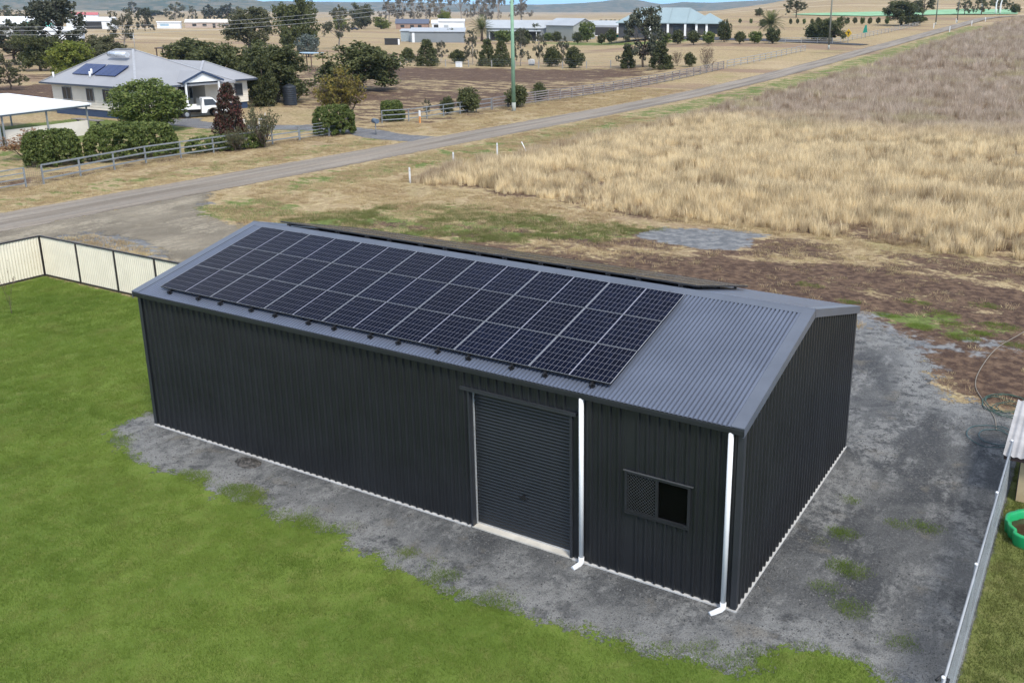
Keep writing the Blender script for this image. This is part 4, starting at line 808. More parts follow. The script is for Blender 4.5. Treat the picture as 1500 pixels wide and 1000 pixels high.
# ------------------------------------------------------------------ foliage
def leaf_mat(name, cols, trans=.28, scale=.9):
    g = G(name); geo = g.n('ShaderNodeNewGeometry'); oc = g.n('ShaderNodeTexCoord').outputs['Object']; ri = geo.outputs['Random Per Island']; oi = g.n('ShaderNodeObjectInfo')
    n = g.noise(4.5, 3, .6, oc); c = g.mix(g.ramp(n, .38, .64), cols[0], cols[1]); c = g.mix(g.math('MULTIPLY', g.ramp(ri, .45, 1.0), .8), c, cols[2])
    hs = g.n('ShaderNodeHueSaturation'); g.l(c, hs.inputs['Color']); g.l(g.math('ADD', g.math('MULTIPLY', oi.outputs['Random'], .35), .82), hs.inputs['Value'])
    return g.bsdf(hs.outputs[0], .6, 0, .25, trans=trans)
LEAF = {'dark': [(.050, .060, .020), (.082, .090, .030), (.13, .132, .05)], 'green': [(.070, .100, .022), (.115, .150, .034), (.19, .21, .06)], 'olive': [(.07, .075, .032), (.11, .11, .05), (.17, .16, .08)],
        'gum': [(.060, .065, .040), (.095, .095, .058), (.16, .145, .095)], 'gumd': [(.052, .060, .036), (.082, .085, .052), (.125, .125, .08)], 'lime': [(.10, .125, .018), (.16, .18, .028), (.24, .25, .05)],
        'red': [(.04, .038, .020), (.075, .045, .026), (.15, .035, .035)], 'blue': [(.07, .09, .075), (.11, .13, .11), (.16, .17, .15)], 'rust': [(.17, .085, .04), (.25, .13, .065), (.33, .2, .10)], 'bare': [(.13, .085, .06), (.19, .13, .09), (.24, .16, .10)],
        'yellow': [(.17, .13, .03), (.25, .19, .035), (.12, .12, .03)], 'skyline': [(.13, .115, .075), (.19, .155, .10), (.27, .22, .16)]}
LM = {k: leaf_mat('foliage_'+k, v) for k, v in LEAF.items()}
bk = G('bark'); bkn = bk.noise(3, 5, .7, bk.pos(6, 6, 1)); barkm = bk.bsdf(bk.mix(bkn, (.05, .038, .028), (.16, .125, .095)), .9, 0, .1, bump=bkn, bstr=.6)
bk2 = G('pale_bark'); bkn = bk2.noise(1.2, 5, .7, bk2.pos(3, 3, 1)); palebark = bk2.bsdf(bk2.mix(bk2.ramp(bkn, .35, .65), (.22, .18, .14), (.48, .42, .35)), .85, 0, .1)
def leaves(C, R, n, size, r, flat=.0, droop=0.):
    """n leaf quads round clump centres C (m,3) with radii R"""
    m = len(C); k = r.integers(0, m, n) if m > 1 else np.zeros(n, int)
    wgt = R/np.sum(R); k = r.choice(m, n, p=wgt)
    d = r.normal(size=(n, 3)); d /= np.linalg.norm(d, axis=1)[:, None]; rad_ = R[k]*r.uniform(.45, 1.08, n)
    c = C[k]+d*rad_[:, None]*np.array([1, 1, .8]); c[:, 2] -= droop*r.uniform(0, 1, n)*R[k]
    a = r.normal(size=(n, 3))+d*.9+np.array([0, 0, .35]); a /= np.linalg.norm(a, axis=1)[:, None]
    u = np.cross(a, r.normal(size=(n, 3))); u /= np.linalg.norm(u, axis=1)[:, None]; v = np.cross(a, u)
    s = size*r.uniform(.6, 1.35, n)[:, None]; l = s*1.5
    return np.stack([c-u*s*.5, c-v*l*.15+u*0-v*l*.35, c+u*s*.5, c+v*l*.5], 1)
def quads(name, Q, mat):
    V = Q.reshape(-1, 3); F = np.arange(len(V)).reshape(-1, 4); me = mesh_np(name, V, F); me.materials.append(mat); return me
def limb(mb, a, b, r0_, r1_, r, n=6, bend=.06, seg=4):
    a = np.array(a, float); b = np.array(b, float); pts = []; rs = []
    for i in range(seg+1):
        t = i/seg; p = a+(b-a)*t+(r.normal(0, bend, 3)*np.linalg.norm(b-a) if 0 < i < seg else 0); pts.append(tuple(p)); rs.append(r0_+(r1_-r0_)*t)
    mb.tube(pts, rs, n)
def mesh_of(mb, name, mat):
    me = bpy.data.meshes.new(name); me.from_pydata(mb.v, [], mb.f); me.polygons.foreach_set('use_smooth', mb.sm); me.update(); me.materials.append(mat); return me
def make_kind(kind, seed):
    """unit tree: height 1, crown about 1 wide. Returns trunk mesh and crown mesh"""
    r = np.random.default_rng(seed*37+len(kind)); tb = MB(); bark = barkm
    def shell(n, cz, rx, rz, jit, p=2.3, lo=-.95):
        d = r.normal(size=(n, 3)); d /= np.linalg.norm(d, axis=1)[:, None]; d = d[d[:, 2] > lo]
        q = 1/(np.sum(np.abs(d)**p, 1)**(1/p)); s = q*r.uniform(1-jit, 1.0, len(d)); return d*s[:, None]*np.array([rx, rx, rz])+np.array([0, 0, cz])
    if kind in ('shrub', 'ball', 'shrub_dark', 'shrub_blue'):
        if kind == 'shrub': C = np.concatenate([shell(260, .50, .42, .42, .25), shell(60, .46, .26, .28, .5)]); R = r.uniform(.06, .11, len(C)); n, s = 13000, .026; mt = LM['green']
        elif kind == 'ball': C = shell(90, .52, .38, .42, .5); R = r.uniform(.09, .15, len(C)); n, s = 2600, .055; mt = LM['dark' if seed % 3 else 'green']
        elif kind == 'shrub_blue': C = shell(80, .5, .38, .40, .4); R = r.uniform(.09, .16, len(C)); n, s = 2200, .045; mt = LM['blue']
        else: C = shell(110, .46, .40, .44, .6); R = r.uniform(.08, .16, len(C)); n, s = 4200, .045; mt = LM['dark' if seed % 4 else 'olive']
        limb(tb, (0, 0, -.03), (0, 0, .5), .03, .015, r)
        for k in range(5): limb(tb, (0, 0, .1), tuple(C[r.integers(len(C))]*.8), .015, .004, r)
        Q = leaves(C, R, n, s, r)
    elif kind in ('cone', 'cone_red', 'column'):
        m = 190; z = r.uniform(.04, .95, m)**(1.1); wdt = (1-z)**.62*.46+.03 if kind != 'column' else .44*np.minimum(1, ((1-z)/.5))**.55*np.minimum(1, .5+z*1.2)
        a = r.uniform(0, 6.283, m); q = wdt*r.uniform(.5, .95, m); C = np.column_stack([q*np.cos(a), q*np.sin(a), z]); R = r.uniform(.06, .11, m)*(.6+.8*(1-z))
        Q = leaves(C, R, 7000, .034, r); mt = LM[{'cone': 'dark', 'column': 'dark', 'cone_red': 'red'}[kind]]; limb(tb, (0, 0, -.03), (0, 0, .85), .03, .006, r)
    elif kind in ('broad', 'broad_olive', 'broad_lime'):
        m = 30; a = r.uniform(0, 6.283, m); q = .33*np.sqrt(r.uniform(0, 1, m)); z = r.uniform(.16, .82, m)*(1-.30*(q/.33)**2)+.03; C0 = np.column_stack([q*np.cos(a), q*np.sin(a), z]); C = []; R = []
        for c in C0:
            for k in range(9): d = r.normal(size=3); d /= np.linalg.norm(d); C.append(c+d*np.array([.17, .17, .15])*r.uniform(.5, 1)); R.append(r.uniform(.05, .095))
        C = np.array(C); R = np.array(R); C[:, 2] = np.clip(C[:, 2], .06, .95); Q = leaves(C, R, 11000, .026, r); mt = LM[{'broad': 'dark', 'broad_olive': 'olive', 'broad_lime': 'lime'}[kind]]
        limb(tb, (0, 0, -.03), (r.normal(0, .02), 0, .35), .032, .02, r)
        for c in C0[:8]: limb(tb, (0, 0, .22), tuple(c), .016, .004, r)
    elif kind in ('gum', 'gum_dense', 'gum_olive', 'gum_tall'):
        m = {'gum': 15, 'gum_dense': 30, 'gum_olive': 20, 'gum_tall': 20}[kind]; lo = {'gum_tall': .16, 'gum': .25, 'gum_dense': .15, 'gum_olive': .2}[kind]
        z = np.sort(r.uniform(lo, .9, m)); a = np.arange(m)*2.4+r.normal(0, .4, m); q = np.sqrt(r.uniform(.1, 1, m))*(.40-.26*np.clip((z-.55)/.4, 0, 1)); C0 = np.column_stack([q*np.cos(a), q*np.sin(a), z]); C = []; R = []
        for c in C0:
            for k in range(6): d = r.normal(size=3); C.append(c+d*np.array([.055, .055, .045])); R.append(r.uniform(.030, .068))
        C = np.array(C); R = np.array(R); n = {'gum': 3000, 'gum_dense': 7500, 'gum_olive': 4200, 'gum_tall': 3600}[kind]
        Q = leaves(C, R, n, .026, r, droop=.7); mt = LM[{'gum': 'gum', 'gum_dense': 'gumd', 'gum_olive': 'olive', 'gum_tall': 'skyline'}[kind]]; bark = palebark if kind in ('gum_tall', 'gum') else barkm
        tip = (r.normal(0, .04), r.normal(0, .04), .82); limb(tb, (0, 0, -.03), tip, .024, .006, r, 7, .025, 6)
        for c in C0: t = max(.2, c[2]-.22); limb(tb, (tip[0]*t/.82, tip[1]*t/.82, t), tuple(c), .010, .003, r, 5)
    elif kind in ('bare', 'bare_leafy', 'bare_red', 'sparse', 'sapling'):
        Qs = []; m = {'bare': 26, 'bare_leafy': 34, 'bare_red': 34, 'sparse': 60, 'sapling': 5}[kind]; ends = []
        limb(tb, (0, 0, -.03), (0, 0, .25), .022, .016, r)
        for k in range(m):
            a = r.uniform(0, 6.283); q = .46*math.sqrt(r.uniform()); zz = r.uniform(.55, 1.0)*(1-.35*(q/.46)**2); e = (q*math.cos(a), q*math.sin(a), zz); b = (q*.25*math.cos(a), q*.25*math.sin(a), r.uniform(.05, .28)); limb(tb, b, e, .009 if kind != 'sapling' else .006, .002, r, 4, .05); ends += [np.array(b)+(np.array(e)-np.array(b))*t for t in (.55, .75, .95)]
            if kind != 'sapling':
                for j in range(4): t = r.uniform(.4, .9); p = np.array(b)+(np.array(e)-np.array(b))*t; limb(tb, tuple(p), tuple(p+r.normal(0, .09, 3)+np.array([0, 0, .08])), .004, .0015, r, 3, .05, 2)
        C = np.array(ends); R = np.full(len(C), .07); n = {'bare': 500, 'bare_leafy': 1900, 'bare_red': 2000, 'sparse': 3800, 'sapling': 60}[kind]; bark = barkm
        Q = leaves(C, R, n, .026, r); mt = LM[{'bare': 'bare', 'bare_leafy': 'olive' if seed % 2 else 'bare', 'bare_red': 'rust', 'sparse': 'yellow', 'sapling': 'bare'}[kind]]
    if kind in ('sparse', 'bare_leafy'):    # greener leaves survive low down and on one side
        pass
    # normalise to height 1 and width 1
    zs = Q[:, :, 2]; top = np.quantile(zs, .998); wd = np.quantile(np.abs(Q[:, :, :2]), .992)*2; S = np.array([1/wd, 1/wd, 1/top]); Q = Q*S
    tb.v = [(v[0]*S[0], v[1]*S[1], v[2]*S[2]) for v in tb.v]
    return mesh_of(tb, 'trunk', bark), quads('crown', Q, mt)
KINDS = {}
def place_tree(i, kind, x, y, h, wd, label, grp):
    v = i % 3 if kind in ('gum', 'gum_tall', 'gum_dense', 'gum_olive', 'shrub_dark', 'broad', 'cone', 'ball', 'broad_olive', 'broad_lime') else 0
    if (kind, v) not in KINDS: KINDS[(kind, v)] = make_kind(kind, v+1)
    tm_, cm_ = KINDS[(kind, v)]; nm = 'shrub' if kind.startswith('shrub') or kind.startswith('bare') else 'tree'
    if kind == 'shrub': wd *= .86
    o = thing(nm, label, nm, (x, y, tz(x, y)), (i*2.399) % 6.283, grp); o.scale = (wd, wd, h)
    for n_, m_ in (('trunk', tm_), ('crown', cm_)): c = bpy.data.objects.new(n_, m_); COL.objects.link(c); c.parent = o
for i, (k, x, y, h, wd, lab, grp) in enumerate(TREES): place_tree(i, k, x, y, h, wd, lab, grp)
def hedge(x0, y0, x1, y1, h, th, label, seed):
    r = np.random.default_rng(seed); A = np.array([x0, y0]); B = np.array([x1, y1]); L_ = np.hypot(*(B-A)); cx, cy = (A+B)/2; ang = math.atan2(B[1]-A[1], B[0]-A[0])
    m = int(L_*th*26)+110; X = r.uniform(-L_/2, L_/2, m); Yq = r.uniform(-th/2, th/2, m); Z = r.uniform(.08, .9, m)*h; side = r.integers(0, 3, m); p = 2.8
    f = (np.abs(2*X/L_)**p+np.abs(2*Yq/th)**p+np.clip((Z/h-.3)/.7, 0, 1)**p)**(1/p); k = np.where(f > .55, .90/np.maximum(f, .3), 1.); C = np.column_stack([X*np.minimum(k, 1.5), Yq*np.minimum(k, 1.5), np.minimum(Z*np.where(k > 1, np.minimum(k, 1.3), 1), h*.93)])
    C[:, 0] = np.clip(C[:, 0], -L_/2*.96, L_/2*.96); C[:, 1] = np.clip(C[:, 1], -th/2*.9, th/2*.9)
    Q = leaves(C, np.full(m, .20*min(1, h/1.6)), int((L_*th+(L_+th)*h*2)*420), .10, r); Q[:, :, 2] = np.maximum(Q[:, :, 2], .01)
    o = thing('hedge', label, 'hedge', (cx, cy, tz(cx, cy)), ang, None); add('foliage', quads('foliage', Q, LM['green']), None, o)
    tb = MB(); 
    for q in np.linspace(-.42, .42, max(3, int(L_/1.3))): limb(tb, (q*L_, 0, -.05), (q*L_+r.normal(0, .1), r.normal(0, .1), h*.6), .05, .02, r)
    add('stem', mesh_of(tb, 'stem', barkm), None, o)
for i, hd in enumerate(HEDGES): hedge(*hd, i+5)
def palm(x, y, h, wd, label, seed):
    r = np.random.default_rng(seed); o = thing('palm_tree', label, 'palm', (x, y, tz(x, y))); ht = h*.48; tb = MB(); tb.tube([(0, 0, -.1), (0, 0, ht*.5), (0, 0, ht)], [.55, .42, .48], 10); tb.build('trunk', barkm, o)
    for k in range(44):
        a = k*2.399+r.normal(0, .15); el = -.25+1.6*((k/44)**.9); L_ = wd*.56*r.uniform(.85, 1.1); pts = []; d = np.array([math.cos(a)*math.cos(el), math.sin(a)*math.cos(el), math.sin(el)]); p = np.array([0, 0, ht])
        for i in range(9): pts.append(p.copy()); p = p+d*L_/8; d = d+np.array([0, 0, -.13*max(.35, math.cos(el))]); d /= np.linalg.norm(d)
        mb = MB(); mb.tube([tuple(q) for q in pts], [.05*(1-i/9.5) for i in range(9)], 4)
        for i in range(1, 9):
            for t in (0., .5):
                if i == 8 and t: continue
                q = pts[i]+(pts[min(i+1, 8)]-pts[i])*t; dd = pts[i]-pts[i-1]; dd /= np.linalg.norm(dd); sd = np.cross(dd, [0, 0, 1.]); sd /= np.linalg.norm(sd)+1e-9; l = L_*.34*math.sin(.5+2.2*(i+t)/8)
                for sg in (1, -1): e = q+sd*sg*l*.8+dd*l*.6-np.array([0, 0, l*.25]); mb.faces([q-dd*.06, q+dd*.06, e], [(0, 1, 2)])
        mb.build('frond', LM['dark'] if k < 32 else LM['green'], o)
for i, (x, y, h, wd, lab) in enumerate(PALMS): palm(x, y, h, wd, lab, i+3)
# ------------------------------------------------------------------ rail fences along the road
galvp = paint('grey_pipe', (.245, .26, .265), .5, .3, .4, .12, 2); timber = paint('weathered_timber', (.22, .195, .18), .85, 0, .15, .2, 2)
paler = paint('pale_rail', (.30, .29, .275), .6, .1, .3, .1, 2); whiteg = paint('white_paint', (.74, .74, .72), .5, 0, .35, .06, 2)
def rail_fence(name, pts, h, nr, sp, rs, ps, mat, label, low=.12, round_=False, cat_='fence', grp=None):
    x0, y0 = pts[0]; root = thing(name, label, cat_, (x0, y0, tz(x0, y0)), 0, grp); off = (x0, y0, tz(x0, y0)); p = np.array(pts, float); L_ = np.r_[0, np.cumsum(np.hypot(*np.diff(p, axis=0).T))]; n = max(1, round(L_[-1]/sp)); t = np.linspace(0, L_[-1], n+1)
    q = [(float(np.interp(s, L_, p[:, 0])), float(np.interp(s, L_, p[:, 1]))) for s in t]
    for (x, y) in q: mbp = MB().box(x-ps/2, x+ps/2, y-ps/2, y+ps/2, tz(x, y)-.1, tz(x, y)+h+.02); mbp.build('post', mat, root, off)
    for k in range(nr):
        z = low+(h-low)*k/max(1, nr-1) if nr > 1 else h; m_ = MB(); lift = np.random.default_rng(k+int(abs(x0))).normal(0, .012, len(q)) if mat is timber else np.zeros(len(q))
        for i_, (a, b) in enumerate(zip(q[:-1], q[1:])): m_.bar((a[0]+ps*.45, a[1], tz(*a)+z+lift[i_]), (b[0]+ps*.45, b[1], tz(*b)+z+lift[i_+1]), rs[0], rs[1])
        m_.build('rail', mat, root, off)
    return root
rail_fence('rail_fence', [(-35.3, 18.5), (-37.0, 26.4), (-37.0, 40.2)], 1.15, 3, 2.7, (.05, .09), .08, galvp, 'grey three rail steel fence in front of the clipped hedges', .32)
rail_fence('farm_gate', [(-34.6, 13.0), (-35.2, 17.4)], 1.15, 4, 2.2, (.04, .06), .07, galvp, 'grey steel farm gate cut by the left edge of the photo', .25, cat_='gate')
mp = thing('mesh_panel', 'rusty wire mesh panel between the left farm gate and the rail fence', 'mesh panel', (-35.25, 17.5, -.08)); mb = MB()
for z in np.linspace(.05, 1.15, 10): mb.bar((-35.25, 17.5, z-.08), (-35.3, 18.45, z-.08), .008, .008)
for y in np.linspace(17.5, 18.45, 9): mb.bar((-35.27, y, -.08), (-35.27, y, 1.1), .008, .008)
mb.build('wire_grid', paint('rusty_wire', (.2, .15, .12), .7), mp, (-35.25, 17.5, -.08))
rail_fence('farm_gate', [(-37.0, 40.3), (-37.0, 43.4)], 1.15, 5, 3.1, (.035, .035), .06, galvp, 'five bar pipe gate of the cream house driveway, left leaf', .2, cat_='gate')
rail_fence('farm_gate', [(-37.0, 43.5), (-37.2, 46.6)], 1.2, 3, 3.1, (.045, .05), .08, galvp, 'three bar pipe gate in front of the square hedge block', .35, cat_='gate')
rail_fence('rail_fence', [(-39.4, 52.6), (-38.1, 55.3), (-38.3, 59.2), (-38.2, 68.2)], 1.15, 3, 2.6, (.05, .08), .08, galvp, 'grey steel three rail fence between driveway and green power pole', .3)
rail_fence('timber_fence', [(-38.2, 68.4), (-38.2, 71.3)], 1.2, 4, 2.8, (.05, .12), .14, timber, 'short weathered timber gate panel left of the green power pole', .25)
rail_fence('timber_fence', [(-38.2, 71.4), (-37.8, 90), (-37.9, 122), (-38.2, 134)], 1.25, 5, 2.6, (.05, .11), .12, timber, 'long weathered timber rail fence beside the road past the power pole', .2)
rail_fence('timber_fence', [(-38.4, 136), (-38.0, 150), (-38.0, 178)], 1.2, 3, 3.0, (.05, .10), .10, paler, 'pale rail fence continuing past the twiggy tree towards the yellow sign', .35)
rail_fence('white_rail_fence', [(-53, 199), (-46, 203.5), (-39.5, 203), (-38.5, 207)], 1.2, 3, 3.5, (.05, .09), .10, paler, 'white rail entrance fence around the dark garden mound', .4)
rail_fence('white_rail_fence', [(-38.5, 209), (-38, 250), (-38, 297)], 1.2, 3, 4.0, (.05, .09), .10, paler, 'long white rail fence running up to the far road bend', .4)
# wire fence with white posts across the paddock
wf = thing('wire_fence', 'wire fence on white posts in front of the tree row in the paddock', 'fence', (-97.2, 124.4, tz(-97.2, 124.4))); off = (-97.2, 124.4, tz(-97.2, 124.4))
for k in range(12):
    t = k/11*1.0; x = -98.5+t*46; y = 124+t*15.6; MB().box(x-.06, x+.06, y-.06, y+.06, tz(x, y)-.05, tz(x, y)+1.3).build('post', paler, wf, off)
for z in (.3, .6, .9, 1.2): MB().bar((-98.5, 124, tz(-98.5, 124)+z), (-52.5, 139.6, tz(-52.5, 139.6)+z), .012, .012).build('wire', galv, wf, off)
# poles and wires
def pole(x, y, h, r_, mat, label):
    z = tz(x, y); o = thing('power_pole', label, 'power pole', (x, y, z), 0, None); MB().tube([(x, y, z-.2), (x, y, z+.9)], [r_*1.02, r_*1.0], 14).build('pole_base', paint('pale_butt', (.30, .31, .27), .8), o, (x, y, z)); MB().tube([(x, y, z+.9), (x, y, z+h)], [r_, r_*.72], 14).build('pole', mat, o, (x, y, z))
    MB().bar((x-1.0, y, z+h-.5), (x+1.0, y, z+h-.5), .10, .12).build('crossarm', timber, o, (x, y, z))
    for k in (-.9, 0, .9): MB().tube([(x+k, y, z+h-.44), (x+k, y, z+h-.25)], .05, 6).build('insulator', white, o, (x, y, z))
pole(-35.2, 68.0, 12.5, .21, paint('green_pole', (.20, .33, .22), .7, 0, .3, .12, 1.5), 'pale green power pole standing by the road, nearest of all poles')
greyp = paint('grey_pole', (.16, .16, .13), .8, 0, .2, .1, 1)
pole(-35.2, 185.3, 12.5, .19, greyp, 'slim dark power pole left of the yellow road sign'); pole(-34.0, 300, 11.5, .19, greyp, 'left one of the two distant power poles at the road bend'); pole(-30.5, 318, 11.5, .17, greyp, 'right one of the two distant power poles at the road bend')
for k, nm in ((-.9, 'upper'), (0, 'middle'), (.9, 'lower')):
    pts = []
    for i in range(25):
        t = i/24; x = -35.2+k+t*(-27.5); y = 68+t*(-60.0); s = 4*2.3*t*(1-t); pts.append((x, y, 12.3-.08+t*(-2.4)-s-{'upper': 0, 'middle': .25, 'lower': .55}[nm]))
    tag(MB().tube(pts, .014, 4).build('power_line', paint('wire_grey', (.34, .34, .33), .5)), nm+' of the three power lines crossing in front of the left trees', 'power line', 'power lines')
    pts = []
    for i in range(17): t = i/16; pts.append((-35.2+k, 68+t*117.3, 12.1+t*2.6-4*1.6*t*(1-t)))
    tag(MB().tube(pts, .014, 4).build('power_line', MATS['wire_grey']), {'upper': 'left', 'middle': 'centre', 'lower': 'right'}[nm]+' wire strung high between the green pole and the next pole', 'power line', 'power lines')
# ------------------------------------------------------------------ cream house
def hip(mb, x0, x1, y0, y1, ze, rx0, rx1, ry0, ry1, zr):
    A = [(x0, y0, ze), (x1, y0, ze), (x1, y1, ze), (x0, y1, ze)]; r0_ = (rx0, ry0, zr); r1_ = (rx1, ry1, zr)
    mb.poly([A[0], A[1], r1_, r0_]); mb.poly([A[1], A[2], r1_]); mb.poly([A[2], A[3], r0_, r1_]); mb.poly([A[3], A[0], r0_])
    dn = lambda p: (p[0], p[1], p[2]-.18)
    for i in range(4): a, b = A[i], A[(i+1) % 4]; mb.poly([dn(a), dn(b), b, a])
    mb.poly([dn(a) for a in A[::-1]])
greyroof = paint('grey_house_roof', (.285, .285, .29), .5, .1, .4, .06, .4); creamw = paint('cream_weatherboard', (.66, .60, .50), .75, 0, .2, .05, 1); bluem = paint('blue_trim', (.03, .05, .095), .6); navy = paint('navy_panel', (.010, .022, .085), .15, 0, .5, .15, 2); darkin = paint('dark_opening', (.03, .028, .026), .8)
hglass = G('house_glass').bsdf((.03, .035, .04), .1, 0, .5)
H = thing('house', 'cream weatherboard house with grey hipped roof and small blue solar array', 'house', (-66, 48, -.08)); HO = (-66, 48, -.08)
def boards(mb, a, b, z0, z1, step=.24):
    """weatherboard wall from a to b, each board lapped over the next"""
    A = Vector((*a, 0)); B = Vector((*b, 0)); d = (B-A).normalized(); nn = Vector((d.y, -d.x, 0)); z = z0
    while z < z1-.02:
        t = min(z+step, z1); mb.faces([(A.x+nn.x*.03, A.y+nn.y*.03, z), (B.x+nn.x*.03, B.y+nn.y*.03, z), (B.x, B.y, t), (A.x, A.y, t)], [(0, 1, 2, 3)]); mb.faces([(A.x+nn.x*.03, A.y+nn.y*.03, z), (B.x+nn.x*.03, B.y+nn.y*.03, z), (B.x, B.y, z), (A.x, A.y, z)], [(3, 2, 1, 0)]); z = t
for a, b in (((-72.4, 42.2), (-59.2, 42.2)), ((-59.2, 42.2), (-59.2, 46.4)), ((-59.2, 46.4), (-62.6, 46.4)), ((-62.6, 46.4), (-62.6, 50.6)), ((-62.6, 50.6), (-60.7, 50.6)), ((-60.7, 50.6), (-60.7, 55.9)), ((-60.7, 55.9), (-72.4, 55.9)), ((-72.4, 55.9), (-72.4, 42.2))):
    mb = MB(); boards(mb, a, b, .62, 2.86); mb.build('wall', creamw, H, HO)
mb = MB()
for x0, x1, y0, y1 in ((-72.3, -59.25, 42.25, 46.3), (-72.3, -60.8, 46.3, 55.8)): mb.box(x0, x1, y0, y1, -.1, .62)
mb.build('base', bluem, H, HO)
mb = MB(); hip(mb, -73.1, -58.5, 41.5, 52.6, 3.0, -68.6, -66.6, 46.9, 47.4, 6.05); mb.build('roof', greyroof, H, HO)
navyt = paint('navy_gutter', (.045, .055, .075), .5)
for a, b in (((-73.16, 41.44), (-58.44, 41.44)), ((-58.44, 41.44), (-58.44, 46.2)), ((-59.94, 50.9), (-59.94, 56.66)), ((-59.94, 56.66), (-74.5, 56.66))): MB().bar((a[0], a[1], 2.93), (b[0], b[1], 2.93), .11, .15).build('gutter', navyt, H, HO)
for a, b in (((-73.1, 41.5, 3.03), (-68.6, 46.9, 6.08)), ((-58.5, 41.5, 3.03), (-66.6, 47.4, 6.08)), ((-58.5, 52.6, 3.03), (-66.6, 47.4, 6.08)), ((-60.0, 56.6, 3.02), (-64.2, 53.6, 4.78)), ((-60.0, 49.2, 3.02), (-64.2, 53.6, 4.78)), ((-68.6, 46.9, 6.08), (-66.6, 47.4, 6.08))): MB().bar(a, b, .22, .05).build('ridge_cap', paint('ridge_grey', (.33, .335, .345), .5, .1), H, HO)
mb = MB(); hip(mb, -74.5, -60.0, 49.2, 56.6, 2.99, -71.0, -64.2, 53.3, 53.6, 4.75); mb.build('roof', greyroof, H, HO)
# portico with gable facing the road
mb = MB(); pk0, pk1 = (-58.2, 48.6, 4.15), (-66.5, 48.6, 4.15)
for s in (-1, 1): e0, e1 = (-58.2, 48.6+s*2.35, 3.22), (-66.5, 48.6+s*2.35, 3.22); mb.poly([pk0, e0, e1, pk1] if s < 0 else [pk1, e1, e0, pk0]); mb.poly([(p[0], p[1], p[2]-.06) for p in (pk0, pk1, e1, e0)])
mb.build('portico_roof', greyroof, H, HO)
MB().poly([(-58.35, 46.45, 3.16), (-58.35, 50.75, 3.16), (-58.35, 48.6, 4.02)]).poly([(-58.45, 46.45, 3.16), (-58.45, 48.6, 4.02), (-58.45, 50.75, 3.16)]).poly([(-58.35, 46.45, 3.16), (-58.45, 46.45, 3.16), (-58.45, 50.75, 3.16), (-58.35, 50.75, 3.16)]).build('gable', whiteg, H, HO)
for s in (-1, 1): MB().bar((-58.2, 48.6, 4.12), (-58.2, 48.6+s*2.38, 3.19), .04, .2).build('barge_board', bluem, H, HO)
for y in (46.7, 50.5): MB().box(-58.5, -58.36, y-.07, y+.07, -.05, 3.15).build('post', whiteg, H, HO)
MB().box(-62.58, -58.3, 46.42, 50.58, -.05, .45).build('porch_floor', conc, H, HO)
MB().box(-62.56, -62.50, 47.2, 50.0, .5, 2.6).build('opening', darkin, H, HO)
for x, wd_ in ((-70.0, 1.3), (-66.4, .95), (-63.9, .9), (-61.0, 1.1)):
    wn = MB().box(x-wd_/2-.06, x+wd_/2+.06, 42.10, 42.16, 1.38, 1.45).box(x-wd_/2-.06, x+wd_/2+.06, 42.10, 42.16, 2.55, 2.61).box(x-wd_/2-.06, x-wd_/2, 42.10, 42.16, 1.45, 2.55).box(x+wd_/2, x+wd_/2+.06, 42.10, 42.16, 1.45, 2.55).box(x-.03, x+.03, 42.10, 42.16, 1.45, 2.55).build('window', paint('grey_frame', (.2, .2, .21), .5), H, HO)
    mbx(x-wd_/2, x+wd_/2, 42.13, 42.15, 1.45, 2.55).build('pane', hglass, wn, HO)
wn = MB().box(-60.66, -60.60, 54.2, 55.2, 1.3, 2.55).build('window', MATS['grey_frame'], H, HO); mbx(-60.59, -60.57, 54.26, 55.14, 1.36, 2.49).build('pane', hglass, wn, HO)
wn = MB().box(-62.49, -62.44, 50.05, 50.5, 1.2, 2.4).build('window', whiteg, H, HO); mbx(-62.43, -62.42, 50.1, 50.45, 1.26, 2.34).build('pane', hglass, wn, HO)
# roof fittings: solar array, water heater, vents
def on_roof(x, y, h=0): # front slope of the main hip
    t = (y-41.5)/(47.1-41.5); return (x, y-h*.47, 3.0+t*3.05+h*.88)
for k in range(6):
    x0 = -69.9+k*1.06+(.25 if k > 2 else 0); a = [on_roof(x0, 42.9, .1), on_roof(x0+1.03, 42.9, .1), on_roof(x0+1.03, 44.5, .1), on_roof(x0, 44.5, .1)]; b = [on_roof(p[0], q, .04) for p, q in zip(a, (42.9, 42.9, 44.5, 44.5))]
    mb = MB(); mb.poly(a)
    for i in range(4): mb.poly([b[i], b[(i+1) % 4], a[(i+1) % 4], a[i]])
    mb.build('solar_panel', navy, H, HO)
c0, c1 = on_roof(-67.6, 45.7, .42), on_roof(-64.9, 45.7, .42); tk = MB().tube([c0, c1], .27, 14).build('water_heater', paint('steel_tank', (.62, .63, .64), .3, .4), H, HO); MB().tube([(c0[0]-.03, c0[1], c0[2]), (c0[0], c0[1], c0[2])], .275, 14).build('end_cap', black, tk, HO)
for x, y in ((-67.0, 43.0), (-66.7, 42.6), (-71.9, 42.2)): p = on_roof(x, y); MB().tube([(p[0], p[1], p[2]-.1), (p[0], p[1], p[2]+.55)], .09, 8).build('vent_pipe', white, H, HO)
MB().tube([(-66.0, 47.2, 5.9), (-66.0, 47.2, 7.6)], .02, 5).bar((-66.6, 47.2, 7.4), (-65.4, 47.2, 7.4), .02, .02).bar((-66.4, 47.2, 7.1), (-65.6, 47.2, 7.1), .02, .02).build('aerial', galv, H, HO)
